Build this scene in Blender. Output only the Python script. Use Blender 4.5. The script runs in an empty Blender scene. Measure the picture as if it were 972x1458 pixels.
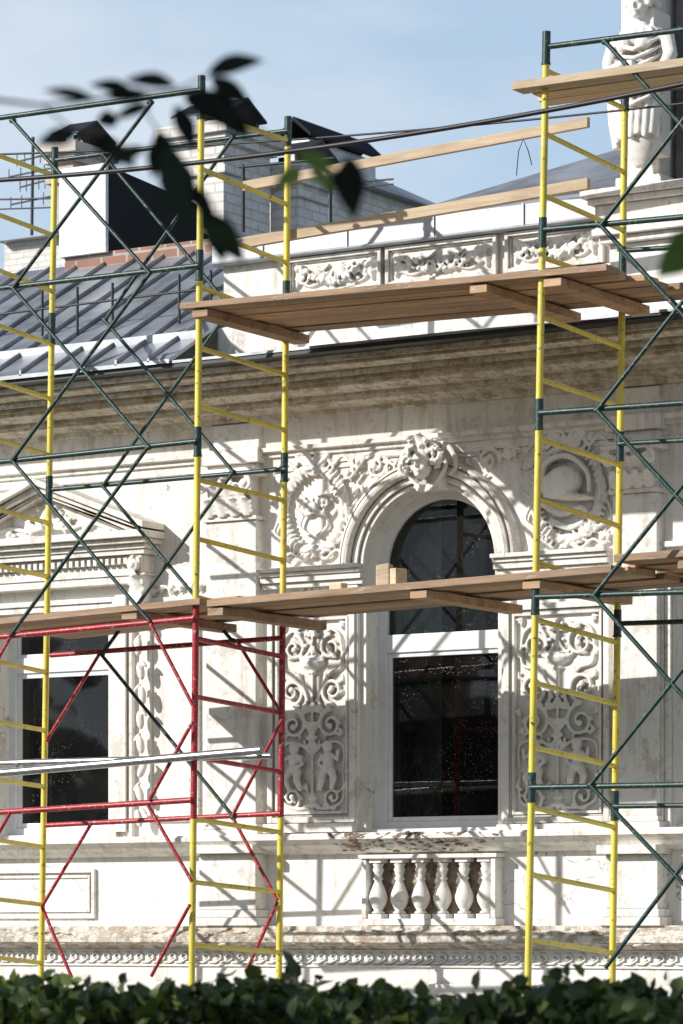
import bpy, math, random, bmesh
import numpy as np
from mathutils import Vector, Matrix
random.seed(7); rng=np.random.default_rng(7)
scene=bpy.context.scene
# ---------------------------------------------------------------- image pixels projected through the camera onto chosen planes and depths
F=5070.0; TH=math.radians(32.2); S=math.sin(TH); C=math.cos(TH)
H=1.65; D=22.6; CX=26.7*S; HY=1330.0
def T(px,Y): return (D+Y)/(C+((px-486)/F)*S)
def X(px,Y=0.0):
    u=(px-486)/F; return CX+T(px,Y)*(-S+u*C)
def Z(px,py,Y=0.0): return H+(HY-py)*T(px,Y)/F
def P(px,py,Y=0.0): return Vector((X(px,Y),Y,Z(px,py,Y)))
RIGHT=Vector((C,S,0)); FWD=Vector((-S,C,0)); UP=Vector((0,0,1)); CAM=Vector((CX,-D,H))
def PD(px,py,d): return CAM+FWD*d+RIGHT*((px-486)/F*d)+UP*((HY-py)/F*d)
def z6(py,Y): return Z(650,py,Y)
AZ=math.radians(-38); EL=math.radians(26.5)
tosun=Vector((math.sin(AZ)*math.cos(EL),-math.cos(AZ)*math.cos(EL),math.sin(EL)))
# ---------------------------------------------------------------- materials
def newmat(name):
    m=bpy.data.materials.new(name); m.use_nodes=True
    nt=m.node_tree; b=nt.nodes['Principled BSDF']; return m,nt,b
def noise(nt,scale,detail=6,rough=.6,vec=(1,1,1),dist=0):
    tc=nt.nodes.new('ShaderNodeTexCoord'); mp=nt.nodes.new('ShaderNodeMapping'); mp.inputs['Scale'].default_value=vec
    n=nt.nodes.new('ShaderNodeTexNoise'); n.inputs['Scale'].default_value=scale; n.inputs['Detail'].default_value=min(detail,5)
    n.inputs['Roughness'].default_value=rough; n.inputs['Distortion'].default_value=dist
    nt.links.new(tc.outputs['Object'],mp.inputs[0]); nt.links.new(mp.outputs[0],n.inputs['Vector']); return n.outputs['Fac']
def ramp(nt,fac,stops):
    r=nt.nodes.new('ShaderNodeValToRGB'); e=r.color_ramp.elements
    while len(e)<len(stops): e.new(.5)
    for i,(p,c) in enumerate(stops):
        e[i].position=p; e[i].color=(c if len(c)==4 else (*c,1)) if not isinstance(c,(int,float)) else (c,c,c,1)
    nt.links.new(fac,r.inputs[0]); return r.outputs[0]
def mix(nt,fac,a,b,mode='MIX'):
    m=nt.nodes.new('ShaderNodeMix'); m.data_type='RGBA'; m.blend_type=mode
    for i,v in ((0,fac),(6,a),(7,b)):
        if isinstance(v,(int,float)): m.inputs[i].default_value=v if i==0 else (v,v,v,1)
        elif isinstance(v,tuple): m.inputs[i].default_value=(*v[:3],1)
        else: nt.links.new(v,m.inputs[i])
    return m.outputs[2]
def bump(nt,b,h,strength=.3,dist=.01):
    n=nt.nodes.new('ShaderNodeBump'); n.inputs['Strength'].default_value=strength; n.inputs['Distance'].default_value=dist
    nt.links.new(h,n.inputs['Height']); nt.links.new(n.outputs[0],b.inputs['Normal'])
def stucco(name,clean=(.87,.85,.81),dirt=(.27,.23,.18),amount=.3,streak=.3,ao=0,b_s=.35,peel=0,crack=0):
    m,nt,b=newmat(name)
    big=noise(nt,.9,5,.65); fine=noise(nt,14,5,.7); st=noise(nt,3.0,5,.65,(3.5,3.5,.35))
    c=mix(nt,ramp(nt,big,[(.35,0.0),(.7,1.0)]),clean,tuple(v*w for v,w in zip(clean,(.93,.90,.86))))
    c=mix(nt,ramp(nt,fine,[(.62-.18*amount,0.0),(.80,amount*1.6)]),c,dirt)
    c=mix(nt,ramp(nt,st,[(.51,0.0),(.74,streak)]),c,tuple(v*1.35 for v in dirt))
    c=mix(nt,ramp(nt,noise(nt,3.2,5,.8),[(.58,0.0),(.605,amount*1.1)]),c,(.50,.43,.34))
    if peel:
        c=mix(nt,ramp(nt,noise(nt,7,5,.75,(1,1,2.2)),[(.54,0.0),(.565,peel)]),c,(.38,.29,.20))
    if crack:
        tc=nt.nodes.new('ShaderNodeTexCoord'); v=nt.nodes.new('ShaderNodeTexVoronoi'); v.feature='DISTANCE_TO_EDGE'; v.inputs['Scale'].default_value=1.7
        n2=nt.nodes.new('ShaderNodeTexNoise'); n2.inputs['Scale'].default_value=5; n2.inputs['Detail'].default_value=4
        ad=nt.nodes.new('ShaderNodeVectorMath'); ad.operation='MULTIPLY_ADD'; ad.inputs[1].default_value=(.35,.35,.35)
        nt.links.new(tc.outputs['Object'],n2.inputs['Vector']); nt.links.new(n2.outputs['Color'],ad.inputs[0]); nt.links.new(tc.outputs['Object'],ad.inputs[2]); nt.links.new(ad.outputs[0],v.inputs['Vector'])
        ln=ramp(nt,v.outputs['Distance'],[(.003,1.0),(.009,0.0)]); mk=ramp(nt,noise(nt,1.3,3,.5),[(.52,0.0),(.58,crack)])
        c=mix(nt,mix(nt,1.0,ln,mk,'MULTIPLY'),c,(.16,.12,.09))
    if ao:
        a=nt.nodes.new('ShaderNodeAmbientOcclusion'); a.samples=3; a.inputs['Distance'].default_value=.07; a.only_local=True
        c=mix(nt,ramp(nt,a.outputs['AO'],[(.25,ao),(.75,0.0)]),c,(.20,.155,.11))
    nt.links.new(c,b.inputs['Base Color']); b.inputs['Roughness'].default_value=.9
    b.inputs['Specular IOR Level'].default_value=.2
    bump(nt,b,noise(nt,45,4,.7),b_s,.006)
    return m
M_wall=stucco('stucco_white',amount=.32,streak=.55,crack=.7)
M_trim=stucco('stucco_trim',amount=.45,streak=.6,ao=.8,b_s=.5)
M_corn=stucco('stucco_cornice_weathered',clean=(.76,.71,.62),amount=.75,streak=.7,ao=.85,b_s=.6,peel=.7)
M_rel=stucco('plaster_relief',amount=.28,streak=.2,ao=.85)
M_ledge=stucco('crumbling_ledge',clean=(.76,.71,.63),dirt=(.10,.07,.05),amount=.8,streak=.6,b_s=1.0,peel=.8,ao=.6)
M_rub=stucco('exposed_masonry',clean=(.34,.27,.21),dirt=(.07,.05,.04),amount=1,streak=.8,b_s=1.0)
M_frieze=stucco('frieze_plaster',clean=(.82,.78,.71),amount=.4,streak=.7)
def simple(name,col,rough=.5,metal=0,var=.15,ns=12,bs=0,spec=.5):
    m,nt,b=newmat(name); n=noise(nt,ns,4,.6)
    c=mix(nt,ramp(nt,n,[(.3,0.0),(.7,1.0)]),col,tuple(v*(1-var*2) for v in col))
    nt.links.new(c,b.inputs['Base Color']); b.inputs['Roughness'].default_value=rough; b.inputs['Metallic'].default_value=metal
    b.inputs['Specular IOR Level'].default_value=spec
    if bs: bump(nt,b,noise(nt,ns*3,4,.6),bs,.005)
    return m
def paint(name,col,chip=(.10,.06,.04),th=.60,rough=.42,splash=.7):
    m,nt,b=newmat(name); n=noise(nt,22,5,.8); n2=noise(nt,3,4,.5)
    c=mix(nt,ramp(nt,n2,[(.3,0.0),(.75,1.0)]),col,tuple(v*.68 for v in col))
    c=mix(nt,ramp(nt,n,[(th,0.0),(th+.03,1.0)]),c,chip)
    c=mix(nt,ramp(nt,noise(nt,40,4,.75),[(.58,0.0),(.64,splash)]),c,(.58,.55,.49))
    nt.links.new(c,b.inputs['Base Color']); b.inputs['Roughness'].default_value=rough
    bump(nt,b,n,.25,.002); return m
M_yel=paint('yellow_paint',(.86,.70,.09)); M_grn=paint('green_paint',(.010,.045,.038),chip=(.08,.06,.05),th=.63,splash=.3)
M_red=paint('red_paint',(.42,.018,.03),th=.63)
M_blk=simple('black_iron',(.02,.02,.022),.5)
M_alu=simple('aluminium',(.62,.63,.65),.3,.9,.2,30)
M_pvc=simple('white_window_frame',(.87,.87,.86),.35,0,.05)
def wood(name,a,b_,dk=.75):
    m,nt,b=newmat(name); n=noise(nt,5,5,.7,(.6,9,9),.6); n2=noise(nt,2,5,.65,(.5,4,4)); n3=noise(nt,16,4,.7,(.5,2,2))
    g=nt.nodes.new('ShaderNodeNewGeometry')
    c=mix(nt,ramp(nt,n,[(.3,0.0),(.7,1.0)]),a,b_)
    c=mix(nt,ramp(nt,n2,[(.44,0.0),(.74,dk)]),c,(.17,.12,.08))
    c=mix(nt,ramp(nt,n3,[(.60,0.0),(.67,.65)]),c,(.66,.60,.52))
    isl=ramp(nt,g.outputs['Random Per Island'],[(0,(.62,.62,.64)),(1,(1.2,1.14,1.06))])
    c=mix(nt,1.0,c,isl,'MULTIPLY')
    nt.links.new(c,b.inputs['Base Color']); b.inputs['Roughness'].default_value=.85; bump(nt,b,n,.5,.008); return m
M_wood=wood('weathered_plank_wood',(.60,.41,.27),(.40,.26,.16)); M_wood2=wood('pine_wood',(.78,.64,.46),(.60,.44,.28),.4)
M_roof=simple('metal_roof_sheet',(.46,.48,.51),.40,.45,.28,2.5,.12)
M_coping=simple('zinc_coping',(.52,.53,.55),.45,.3,.18,4,.1)
M_dark=simple('black_sheet',(.010,.010,.012),.7,spec=.2)
M_white=simple('white_sheet',(.84,.85,.86),.6)
M_slate=simple('dark_tower_cladding',(.20,.19,.19),.8,0,.3,5,.3)
def brick(name,c1,c2,mort,scale=1.0):
    m,nt,b=newmat(name); tc=nt.nodes.new('ShaderNodeTexCoord'); sp=nt.nodes.new('ShaderNodeSeparateXYZ'); ad=nt.nodes.new('ShaderNodeMath'); cb=nt.nodes.new('ShaderNodeCombineXYZ')
    nt.links.new(tc.outputs['Object'],sp.inputs[0]); nt.links.new(sp.outputs[0],ad.inputs[0]); nt.links.new(sp.outputs[1],ad.inputs[1]); nt.links.new(ad.outputs[0],cb.inputs[0]); nt.links.new(sp.outputs[2],cb.inputs[1])
    t=nt.nodes.new('ShaderNodeTexBrick'); t.inputs['Scale'].default_value=scale; t.inputs['Brick Width'].default_value=.26; t.inputs['Row Height'].default_value=.085; t.inputs['Mortar Size'].default_value=.010
    t.inputs['Color1'].default_value=(*c1,1); t.inputs['Color2'].default_value=(*c2,1); t.inputs['Mortar'].default_value=(*mort,1)
    nt.links.new(cb.outputs[0],t.inputs['Vector'])
    c=mix(nt,ramp(nt,noise(nt,4,5,.7),[(.45,0.0),(.75,.7)]),t.outputs[0],tuple(v*.55 for v in c1))
    nt.links.new(c,b.inputs['Base Color']); b.inputs['Roughness'].default_value=.9; bump(nt,b,t.outputs['Fac'],-.5,.01); return m
M_brk=brick('red_brick',(.36,.19,.14),(.30,.16,.12),(.45,.41,.36)); M_wbrk=brick('whitewashed_brick',(.78,.75,.70),(.70,.66,.61),(.55,.52,.48))
M_pbrk=brick('faded_brick',(.52,.42,.36),(.60,.55,.50),(.55,.52,.48))
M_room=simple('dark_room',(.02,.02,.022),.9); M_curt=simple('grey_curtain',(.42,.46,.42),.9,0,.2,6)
def glassmat():
    m=bpy.data.materials.new('window_glass'); m.use_nodes=True; nt=m.node_tree; nt.nodes.clear()
    o=nt.nodes.new('ShaderNodeOutputMaterial'); mx=nt.nodes.new('ShaderNodeMixShader'); tr=nt.nodes.new('ShaderNodeBsdfTransparent'); gl=nt.nodes.new('ShaderNodeBsdfGlossy'); fr=nt.nodes.new('ShaderNodeFresnel')
    tr.inputs[0].default_value=(.55,.58,.56,1); gl.inputs['Roughness'].default_value=.02; fr.inputs[0].default_value=1.45
    df=nt.nodes.new('ShaderNodeBsdfDiffuse'); df.inputs[0].default_value=(.6,.6,.58,1); mx2=nt.nodes.new('ShaderNodeMixShader')
    v=nt.nodes.new('ShaderNodeTexVoronoi'); v.inputs['Scale'].default_value=46; tc=nt.nodes.new('ShaderNodeTexCoord'); nt.links.new(tc.outputs['Object'],v.inputs['Vector'])
    ms=ramp(nt,v.outputs['Distance'],[(.10,1.0),(.16,0.0)]); big=ramp(nt,noise(nt,3,4,.6),[(.42,0.0),(.62,.8)])
    sp=mix(nt,1.0,ms,big,'MULTIPLY'); film=ramp(nt,noise(nt,2.2,4,.6,(1,1,.5)),[(.4,.006),(.7,.022)]); sp2=mix(nt,1.0,sp,film,'ADD')
    nt.links.new(fr.outputs[0],mx.inputs[0]); nt.links.new(tr.outputs[0],mx.inputs[1]); nt.links.new(gl.outputs[0],mx.inputs[2])
    nt.links.new(sp2,mx2.inputs[0]); nt.links.new(mx.outputs[0],mx2.inputs[1]); nt.links.new(df.outputs[0],mx2.inputs[2]); nt.links.new(mx2.outputs[0],o.inputs[0]); return m
M_glass=glassmat()
def leafmat(name,a,b_,tr=.25,rough=.45,spec=.5):
    m,nt,b=newmat(name); g=nt.nodes.new('ShaderNodeNewGeometry')
    c=ramp(nt,g.outputs['Random Per Island'],[(0,a),(.8,b_),(1,tuple(v*1.8 for v in b_))])
    nt.links.new(c,b.inputs['Base Color']); b.inputs['Roughness'].default_value=rough; b.inputs['Specular IOR Level'].default_value=spec
    if tr:
        o=nt.nodes['Material Output']; t=nt.nodes.new('ShaderNodeBsdfTranslucent'); mx=nt.nodes.new('ShaderNodeMixShader'); mx.inputs[0].default_value=tr
        nt.links.new(c,t.inputs[0]); nt.links.new(b.outputs[0],mx.inputs[1]); nt.links.new(t.outputs[0],mx.inputs[2]); nt.links.new(mx.outputs[0],o.inputs[0])
    return m
M_hedge=leafmat('hedge_leaf',(.022,.042,.008),(.085,.12,.025),.2); M_leafd=leafmat('shade_toned_leaf',(.006,.010,.006),(.010,.017,.009),0,.7,.15); M_leafg=leafmat('sun_toned_leaf',(.12,.20,.03),(.16,.25,.04),.45)  # branch leaves: shade and sunlight put into separate dark and bright colours
M_far=leafmat('reflection_tree_foliage',(.02,.035,.012),(.04,.06,.02),0,.8)
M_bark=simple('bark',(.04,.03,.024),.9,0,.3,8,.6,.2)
M_ground=simple('soil_and_grass',(.07,.09,.04),.95,0,.3,1.5,.5); M_pave=simple('paving_stone',(.24,.23,.21),.9,0,.2,4,.3)
M_cable=simple('cable_rubber',(.02,.015,.018),.5)
# ---------------------------------------------------------------- mesh builder
class B:
    def __init__(s): s.v=[]; s.f=[]; s.sm=[]
    def add(s,vs,fs,smooth=False):
        o=len(s.v); s.v+= [tuple(v) for v in vs]; s.f+=[tuple(i+o for i in f) for f in fs]; s.sm+=[smooth]*len(fs)
    def box(s,x0,x1,y0,y1,z0,z1):
        if x1<x0:x0,x1=x1,x0
        if y1<y0:y0,y1=y1,y0
        if z1<z0:z0,z1=z1,z0
        s.hexa([(x0,y0,z0),(x1,y0,z0),(x1,y1,z0),(x0,y1,z0),(x0,y0,z1),(x1,y0,z1),(x1,y1,z1),(x0,y1,z1)])
    def hexa(s,v): s.add(v,[(0,3,2,1),(4,5,6,7),(0,1,5,4),(1,2,6,5),(2,3,7,6),(3,0,4,7)])
    def tube(s,p,q,r,n=10): s.sweep([p,q],[r,r],n)
    def sweep(s,pts,rad,n=8,flat=1.0):
        pts=[Vector(p) for p in pts]; vs=[]; fs=[]
        for i,p in enumerate(pts):
            d=(pts[min(i+1,len(pts)-1)]-pts[max(i-1,0)])
            if d.length<1e-9:d=Vector((0,0,1))
            d.normalize(); ref=Vector((0,1,0)) if abs(d.y)<.9 else Vector((0,0,1))
            a=d.cross(ref).normalized(); b=a.cross(d).normalized()
            for k in range(n):
                t=2*math.pi*k/n; vs.append(p+a*math.cos(t)*rad[i]+b*math.sin(t)*rad[i]*flat)
        for i in range(len(pts)-1):
            for k in range(n):
                k2=(k+1)%n; fs.append((i*n+k,i*n+k2,(i+1)*n+k2,(i+1)*n+k))
        s.add(vs,fs,True); m=len(pts)-1
        s.add([vs[k] for k in range(n)],[tuple(range(n))]); s.add([vs[m*n+k] for k in range(n)],[tuple(range(n))[::-1]])
    def lathe(s,cx,cy,z0,prof,n=20,rip=None,ey=1.0):
        vs=[];fs=[]
        for (r,z) in prof:
            for k in range(n):
                t=2*math.pi*k/n; rr=r*(1+(rip(t,z) if rip else 0)); vs.append((cx+rr*math.cos(t),cy+rr*math.sin(t)*ey,z0+z))
        m=len(prof)
        for i in range(m-1):
            for k in range(n):
                k2=(k+1)%n; fs.append((i*n+k,i*n+k2,(i+1)*n+k2,(i+1)*n+k))
        fs.append(tuple(range(n))[::-1]); fs.append(tuple((m-1)*n+k for k in range(n))); s.add(vs,fs,True)
    def blob(s,c,r,rot=0,n=10,m=7,tilt=0):
        R=Matrix.Rotation(-rot,3,'Y')@Matrix.Rotation(tilt,3,'X'); c=Vector(c); vs=[];fs=[]
        for i in range(1,m):
            ph=math.pi*i/m
            for k in range(n):
                t=2*math.pi*k/n; vs.append(c+R@Vector((r[0]*math.cos(t)*math.sin(ph),r[1]*math.sin(t)*math.sin(ph),r[2]*math.cos(ph))))
        top=len(vs); vs.append(c+R@Vector((0,0,r[2]))); vs.append(c+R@Vector((0,0,-r[2])))
        for i in range(m-2):
            for k in range(n):
                k2=(k+1)%n; fs.append((i*n+k,(i+1)*n+k,(i+1)*n+k2,i*n+k2))
        for k in range(n):
            k2=(k+1)%n; fs.append((top,k,k2)); fs.append((top+1,(m-2)*n+k2,(m-2)*n+k))
        s.add(vs,fs,True)
    def prof(s,pts,x0,x1,seg=1):
        n=len(pts); vs=[]
        for j in range(seg+1):
            x=x0+(x1-x0)*j/seg; vs+=[(x,y,z) for y,z in pts]
        fs=[(j*n+i,j*n+(i+1)%n,(j+1)*n+(i+1)%n,(j+1)*n+i) for j in range(seg) for i in range(n)]
        fs.append(tuple(range(n))[::-1]); fs.append(tuple(seg*n+i for i in range(n))); s.add(vs,fs)
    def arc(s,cx,cz,pts,a0,a1,n=32):
        m=len(pts); vs=[]
        for j in range(n+1):
            a=a0+(a1-a0)*j/n; vs+=[(cx+r*math.cos(a),y,cz+r*math.sin(a)) for r,y in pts]
        fs=[(j*m+i,j*m+(i+1)%m,(j+1)*m+(i+1)%m,(j+1)*m+i) for j in range(n) for i in range(m)]
        fs.append(tuple(range(m))); fs.append(tuple(n*m+i for i in range(m))[::-1]); s.add(vs,fs)
    def frame(s,x0,x1,z0,z1,w,y0,y1):
        s.box(x0,x0+w,y0,y1,z0,z1); s.box(x1-w,x1,y0,y1,z0,z1); s.box(x0+w,x1-w,y0,y1,z1-w,z1); s.box(x0+w,x1-w,y0,y1,z0,z0+w)
    def leaf(s,p,d,nrm,L,W,fold=.25):
        d=d.normalized(); a=d.cross(nrm).normalized(); nn=a.cross(d).normalized()
        prof=[(0,.0),(.05,.3),(.15,.62),(.3,.92),(.45,1),(.6,.88),(.75,.62),(.88,.32),(1,0)]
        bend=random.uniform(-.12,.12); vs=[];fs=[]
        for t,w in prof:
            c=p+d*(t*L)+nn*(math.sin(t*3)*L*.06)+a*(bend*L*t*t)
            vs+=[c-a*(w*W/2)+nn*(w*W*fold*.5),c,c+a*(w*W/2)+nn*(w*W*fold*.5)]
        for i in range(len(prof)-1):
            k=3*i; fs+=[(k,k+1,k+4,k+3),(k+1,k+2,k+5,k+4)]
        s.add(vs,fs,True)
    def obj(s,name,mat,parent=None,bevel=0,remesh=0,smooth=None):
        me=bpy.data.meshes.new(name); me.from_pydata(s.v,[],s.f); me.validate()
        if len(me.polygons)==len(s.sm): me.polygons.foreach_set('use_smooth',s.sm if smooth is None else [smooth]*len(s.sm))
        me.materials.append(mat); me.update()
        bm=bmesh.new(); bm.from_mesh(me); bmesh.ops.recalc_face_normals(bm,faces=bm.faces); bm.to_mesh(me); bm.free()
        o=bpy.data.objects.new(name,me); scene.collection.objects.link(o)
        if parent: o.parent=parent
        if bevel:
            mo=o.modifiers.new('bevel','BEVEL'); mo.width=bevel; mo.segments=2; mo.limit_method='ANGLE'
        if remesh:
            mo=o.modifiers.new('remesh','REMESH'); mo.mode='VOXEL'; mo.voxel_size=remesh; mo.use_smooth_shade=True
            sm=o.modifiers.new('s','SMOOTH'); sm.factor=.5; sm.iterations=1
        return o
def empty(name):
    e=bpy.data.objects.new(name,None); scene.collection.objects.link(e); return e
house=empty('ornate_stucco_house')
# ---------------------------------------------------------------- walls
XL,XR=-16.0,9.0; TH_W=.5
aL,aR=X(521),X(709); ac=(aL+aR)/2; ar=(aR-aL)/2; zsp=Z(615,802); zsill=Z(615,1186)
lL,lR=X(-6),X(157); zlt=Z(80,872); zlb=Z(80,1190)
rL=X(957); rR=rL+(lR-lL)
ztop=z6(470,0)
w=B()
w.box(XL,XR,0,TH_W,0,zsill)
op=[(X(-560),X(-400),zlt),(lL,lR,zlt),(aL,aR,None),(rL,rR,zlt)]
prev=XL
for x0,x1,zt in op:
    w.box(prev,x0,0,TH_W,zsill,ztop); prev=x1
    if zt: w.box(x0,x1,0,TH_W,zt,ztop)
w.box(prev,XR,0,TH_W,zsill,ztop)
n=32
for i in range(n):
    a0=math.pi*i/n; a1=math.pi*(i+1)/n
    x0,z0=ac+ar*math.cos(a0),zsp+ar*math.sin(a0); x1,z1=ac+ar*math.cos(a1),zsp+ar*math.sin(a1)
    w.hexa([(x1,0,z1),(x0,0,z0),(x0,TH_W,z0),(x1,TH_W,z1),(x1,0,ztop),(x0,0,ztop),(x0,TH_W,ztop),(x1,TH_W,ztop)])
w.obj('walls',M_wall,house)
fr=B(); fr.box(XL,XR,-.012,0.0,z6(632,0),z6(545,0)); fr.obj('frieze',M_frieze,house)
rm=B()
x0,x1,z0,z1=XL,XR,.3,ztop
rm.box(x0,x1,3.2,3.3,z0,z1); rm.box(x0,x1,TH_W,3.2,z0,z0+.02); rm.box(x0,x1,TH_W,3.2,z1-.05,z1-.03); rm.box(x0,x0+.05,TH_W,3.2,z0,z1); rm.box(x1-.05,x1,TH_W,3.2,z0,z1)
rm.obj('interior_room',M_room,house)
# ---------------------------------------------------------------- cornice
def corn(prof,x0,x1,mat,name,back=.1,seg=1):
    pts=[(y,z6(py,y)) for y,py in prof]; zt=pts[0][1]; zb=pts[-1][1]
    pts=[(back,zt)]+pts+[(back,zb)]
    b=B(); b.prof(pts,x0,x1,seg); return b.obj(name,mat,house)
corn([(-.70,486),(-.70,496),(-.66,497),(-.665,502),(-.60,509),(-.56,510),(-.56,520),(-.42,519.5),(-.42,527),(-.39,527.5),(-.385,533),(-.31,540),(-.24,545),(-.24,551),(-.20,551.5),(-.19,556),(-.12,560),(-.06,566),(-.05,573),(.0,575)],XL,XR,M_corn,'main_cornice')
g=B()
yg=-.78
g.prof([(-.80,z6(474,yg)),(-.80,z6(482,yg)),(-.74,z6(486,-.74)),(-.60,z6(486,-.74)),(-.60,z6(474,yg)+.02)],XL,XR)
g.obj('gutter',M_blk,house)
corn([(-.10,614),(-.10,620),(-.06,623),(-.06,629),(-.035,631),(-.035,643),(-.0,645)],XL,XR,M_trim,'architrave_moulding',.1)
corn([(-.20,1183),(-.22,1187),(-.22,1192),(-.17,1198),(-.12,1206),(-.05,1212),(.0,1214)],XL,XR,M_trim,'sill_course',.05)
corn([(-.16,1318),(-.16,1324),(-.20,1328),(-.24,1334),(-.24,1342),(-.15,1347),(-.10,1352),(.0,1353)],XL,XR,M_ledge,'plinth_ledge',.05)
corn([(-.07,1352.5),(-.07,1400),(-.12,1402),(-.12,1650)],XL,XR,M_trim,'plinth',.05)
cr=B()
for k in range(330):
    px=random.choice([random.gauss(595,42),random.gauss(640,30),random.gauss(545,22),random.gauss(500,12)])
    q=random.uniform(0,1); py=1186+q*22; yy=-.215+max(0,q-.2)*.17
    x=X(px,-.2); zz=z6(py,yy); s=random.uniform(.008,.026)
    cr.blob((x,yy+.006,zz),(s*2.4,s*.7,s*.7),random.uniform(-.5,.5),6,4)
cr.obj('exposed_masonry_patch',M_rub,house,smooth=False)
cr=B()
for k in range(240):
    px=random.choice([random.gauss(c,45) for c in (60,330,560,640,820)]+[random.uniform(-40,1000)])
    x=X(px,-.24); s=random.uniform(.006,.024); cr.blob((x,-.222,z6(random.uniform(1326,1345),-.24)),(s*2.8,s*.8,s*.55),random.uniform(-.3,.3),6,4)
cr.obj('crumbled_plaster',M_ledge,house,smooth=False)
sc=B()
per=.105; zc=z6(1364,-.07)
x=X(-60,-.07)
while x<X(1030,-.07):
    pts=[];rd=[]
    for k in range(15):
        a=-math.pi*.1+k*.42; r=.038*(1-k/17); pts.append((x+math.cos(a)*r,-.080,zc+math.sin(a)*r)); rd.append(.0095)
    pts=[(x-per*.75,-.080,zc-.04)]+[(x-per*.2,-.080,zc-.042)]+pts; rd=[.008,.010]+rd
    sc.sweep(pts,rd,6); x+=per
sc.box(X(-60,-.07),X(1030,-.07),-.09,-.068,zc+.047,zc+.058)
sc.box(X(-60,-.07),X(1030,-.07),-.09,-.068,zc-.070,zc-.057)
sc.obj('running_scroll_band',M_rel,house)
# ---------------------------------------------------------------- arch surround
ab=B()
def ring(r0,r1,y): ab.arc(ac,zsp,[(r0,.02),(r0,y),(r1,y),(r1,.02)],-.02,math.pi+.02,48)
ring(ar-.004,ar+.03,-.05); ring(ar+.034,ar+.082,-.075)
ab.arc(ac,zsp,[(ar+.088,.02),(ar+.088,-.09),(ar+.10,-.125),(ar+.125,-.135),(ar+.15,-.12),(ar+.152,-.095),(ar+.162,-.095),(ar+.165,-.11),(ar+.185,-.10),(ar+.20,-.06),(ar+.20,.02)],0,math.pi,48)
def impost(x0,x1):
    for (ya,p0,p1) in ((-.10,803,809),(-.13,797,803),(-.08,809,818),(-.05,818,826)):
        ab.box(x0,x1,ya,.01,Z(615,p1),Z(615,p0))
impost(X(378),aL-.002); impost(aR+.002,X(872))
for xa,xb in ((aL-.14,aL-.05),(aR+.05,aR+.13)):
    ab.box(xa,xb,-.04,.01,zsill+.02,Z(615,826)-.002)
ab.obj('arch_surround',M_trim,house,bevel=.004)
# ---------------------------------------------------------------- ornaments helpers
def spiral(b,cx,cz,r,turns,sgn,a0,th,y,leafy=True,n=26):
    pts=[];rd=[]
    for k in range(n):
        t=k/(n-1); a=a0+sgn*turns*2*math.pi*t; rr=r*(1-.85*t)
        pts.append((cx+rr*math.cos(a),y-.012*t,cz+rr*math.sin(a))); rd.append(th*(1-.35*t))
        if leafy and k%3==1 and t<.6:
            b.blob((cx+(rr+th*1.1)*math.cos(a),y,cz+(rr+th*1.1)*math.sin(a)),(th*.7,th*.8,th*1.7),-(a+sgn*.9)+math.pi/2+random.uniform(-.3,.3),8,5)
    b.sweep(pts,rd,8); b.blob((pts[-1][0],y-.015,pts[-1][2]),(th*1.5,th*1.3,th*1.5))
def curve(b,pl,th0,th1,y,n=14):
    pts=[]
    p=[Vector((a,0,c)) for a,c in pl]
    for i in range(len(p)-1):
        p0=p[max(i-1,0)];p1=p[i];p2=p[i+1];p3=p[min(i+2,len(p)-1)]
        for k in range(n):
            t=k/n; q=.5*((2*p1)+(p2-p0)*t+(2*p0-5*p1+4*p2-p3)*t*t+(-p0+3*p1-3*p2+p3)*t**3); pts.append((q.x,y,q.z))
    pts.append((p[-1].x,y,p[-1].z)); m=len(pts)
    b.sweep(pts,[th0+(th1-th0)*i/(m-1) for i in range(m)],8)
def palmette(b,cx,cz,r,y,n=7,a0=0.2,a1=math.pi-.2,th=.014):
    for k in range(n):
        a=a0+(a1-a0)*k/(n-1); l=r*(.75+.25*math.sin(a))
        b.blob((cx+math.cos(a)*l*.55,y,cz+math.sin(a)*l*.55),(th,th*1.1,l*.5),math.pi/2-a,8,6)
        b.blob((cx+math.cos(a)*l,y-.008,cz+math.sin(a)*l),(th*1.1,th*1.1,th*1.1),0,8,5)
def acanthus(b,cx,cz,w,h,y,out=.05):
    pts=[(cx,y,cz),(cx,y-out*.2,cz+h*.4),(cx,y-out*.5,cz+h*.75),(cx,y-out*.95,cz+h*.95),(cx,y-out*1.15,cz+h*.85)]
    b.sweep(pts,[w*.35,w*.42,w*.40,w*.28,w*.12],8,.45)
    for s in (-1,1):
        for k in range(3):
            b.blob((cx+s*w*.42,y-out*.15*(k+1),cz+h*(.25+.23*k)),(w*.16,.012,h*.15),s*.6,8,5)
def face(b,cx,y,cz,r):
    b.blob((cx,y,cz),(r*.72,r*.7,r),0,14,10); b.blob((cx,y-r*.72,cz-r*.08),(r*.12,r*.22,r*.26)); b.blob((cx,y-r*.62,cz-r*.48),(r*.28,r*.14,r*.09)); b.blob((cx,y-r*.5,cz-r*.75),(r*.24,r*.22,r*.18))
    for s in (-1,1):
        b.blob((cx+s*r*.28,y-r*.60,cz+r*.20),(r*.22,r*.14,r*.07),s*.15); b.blob((cx+s*r*.38,y-r*.45,cz-r*.28),(r*.22,r*.22,r*.22)); b.blob((cx+s*r*.28,y-r*.58,cz+r*.06),(r*.10,r*.08,r*.07))
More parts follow.
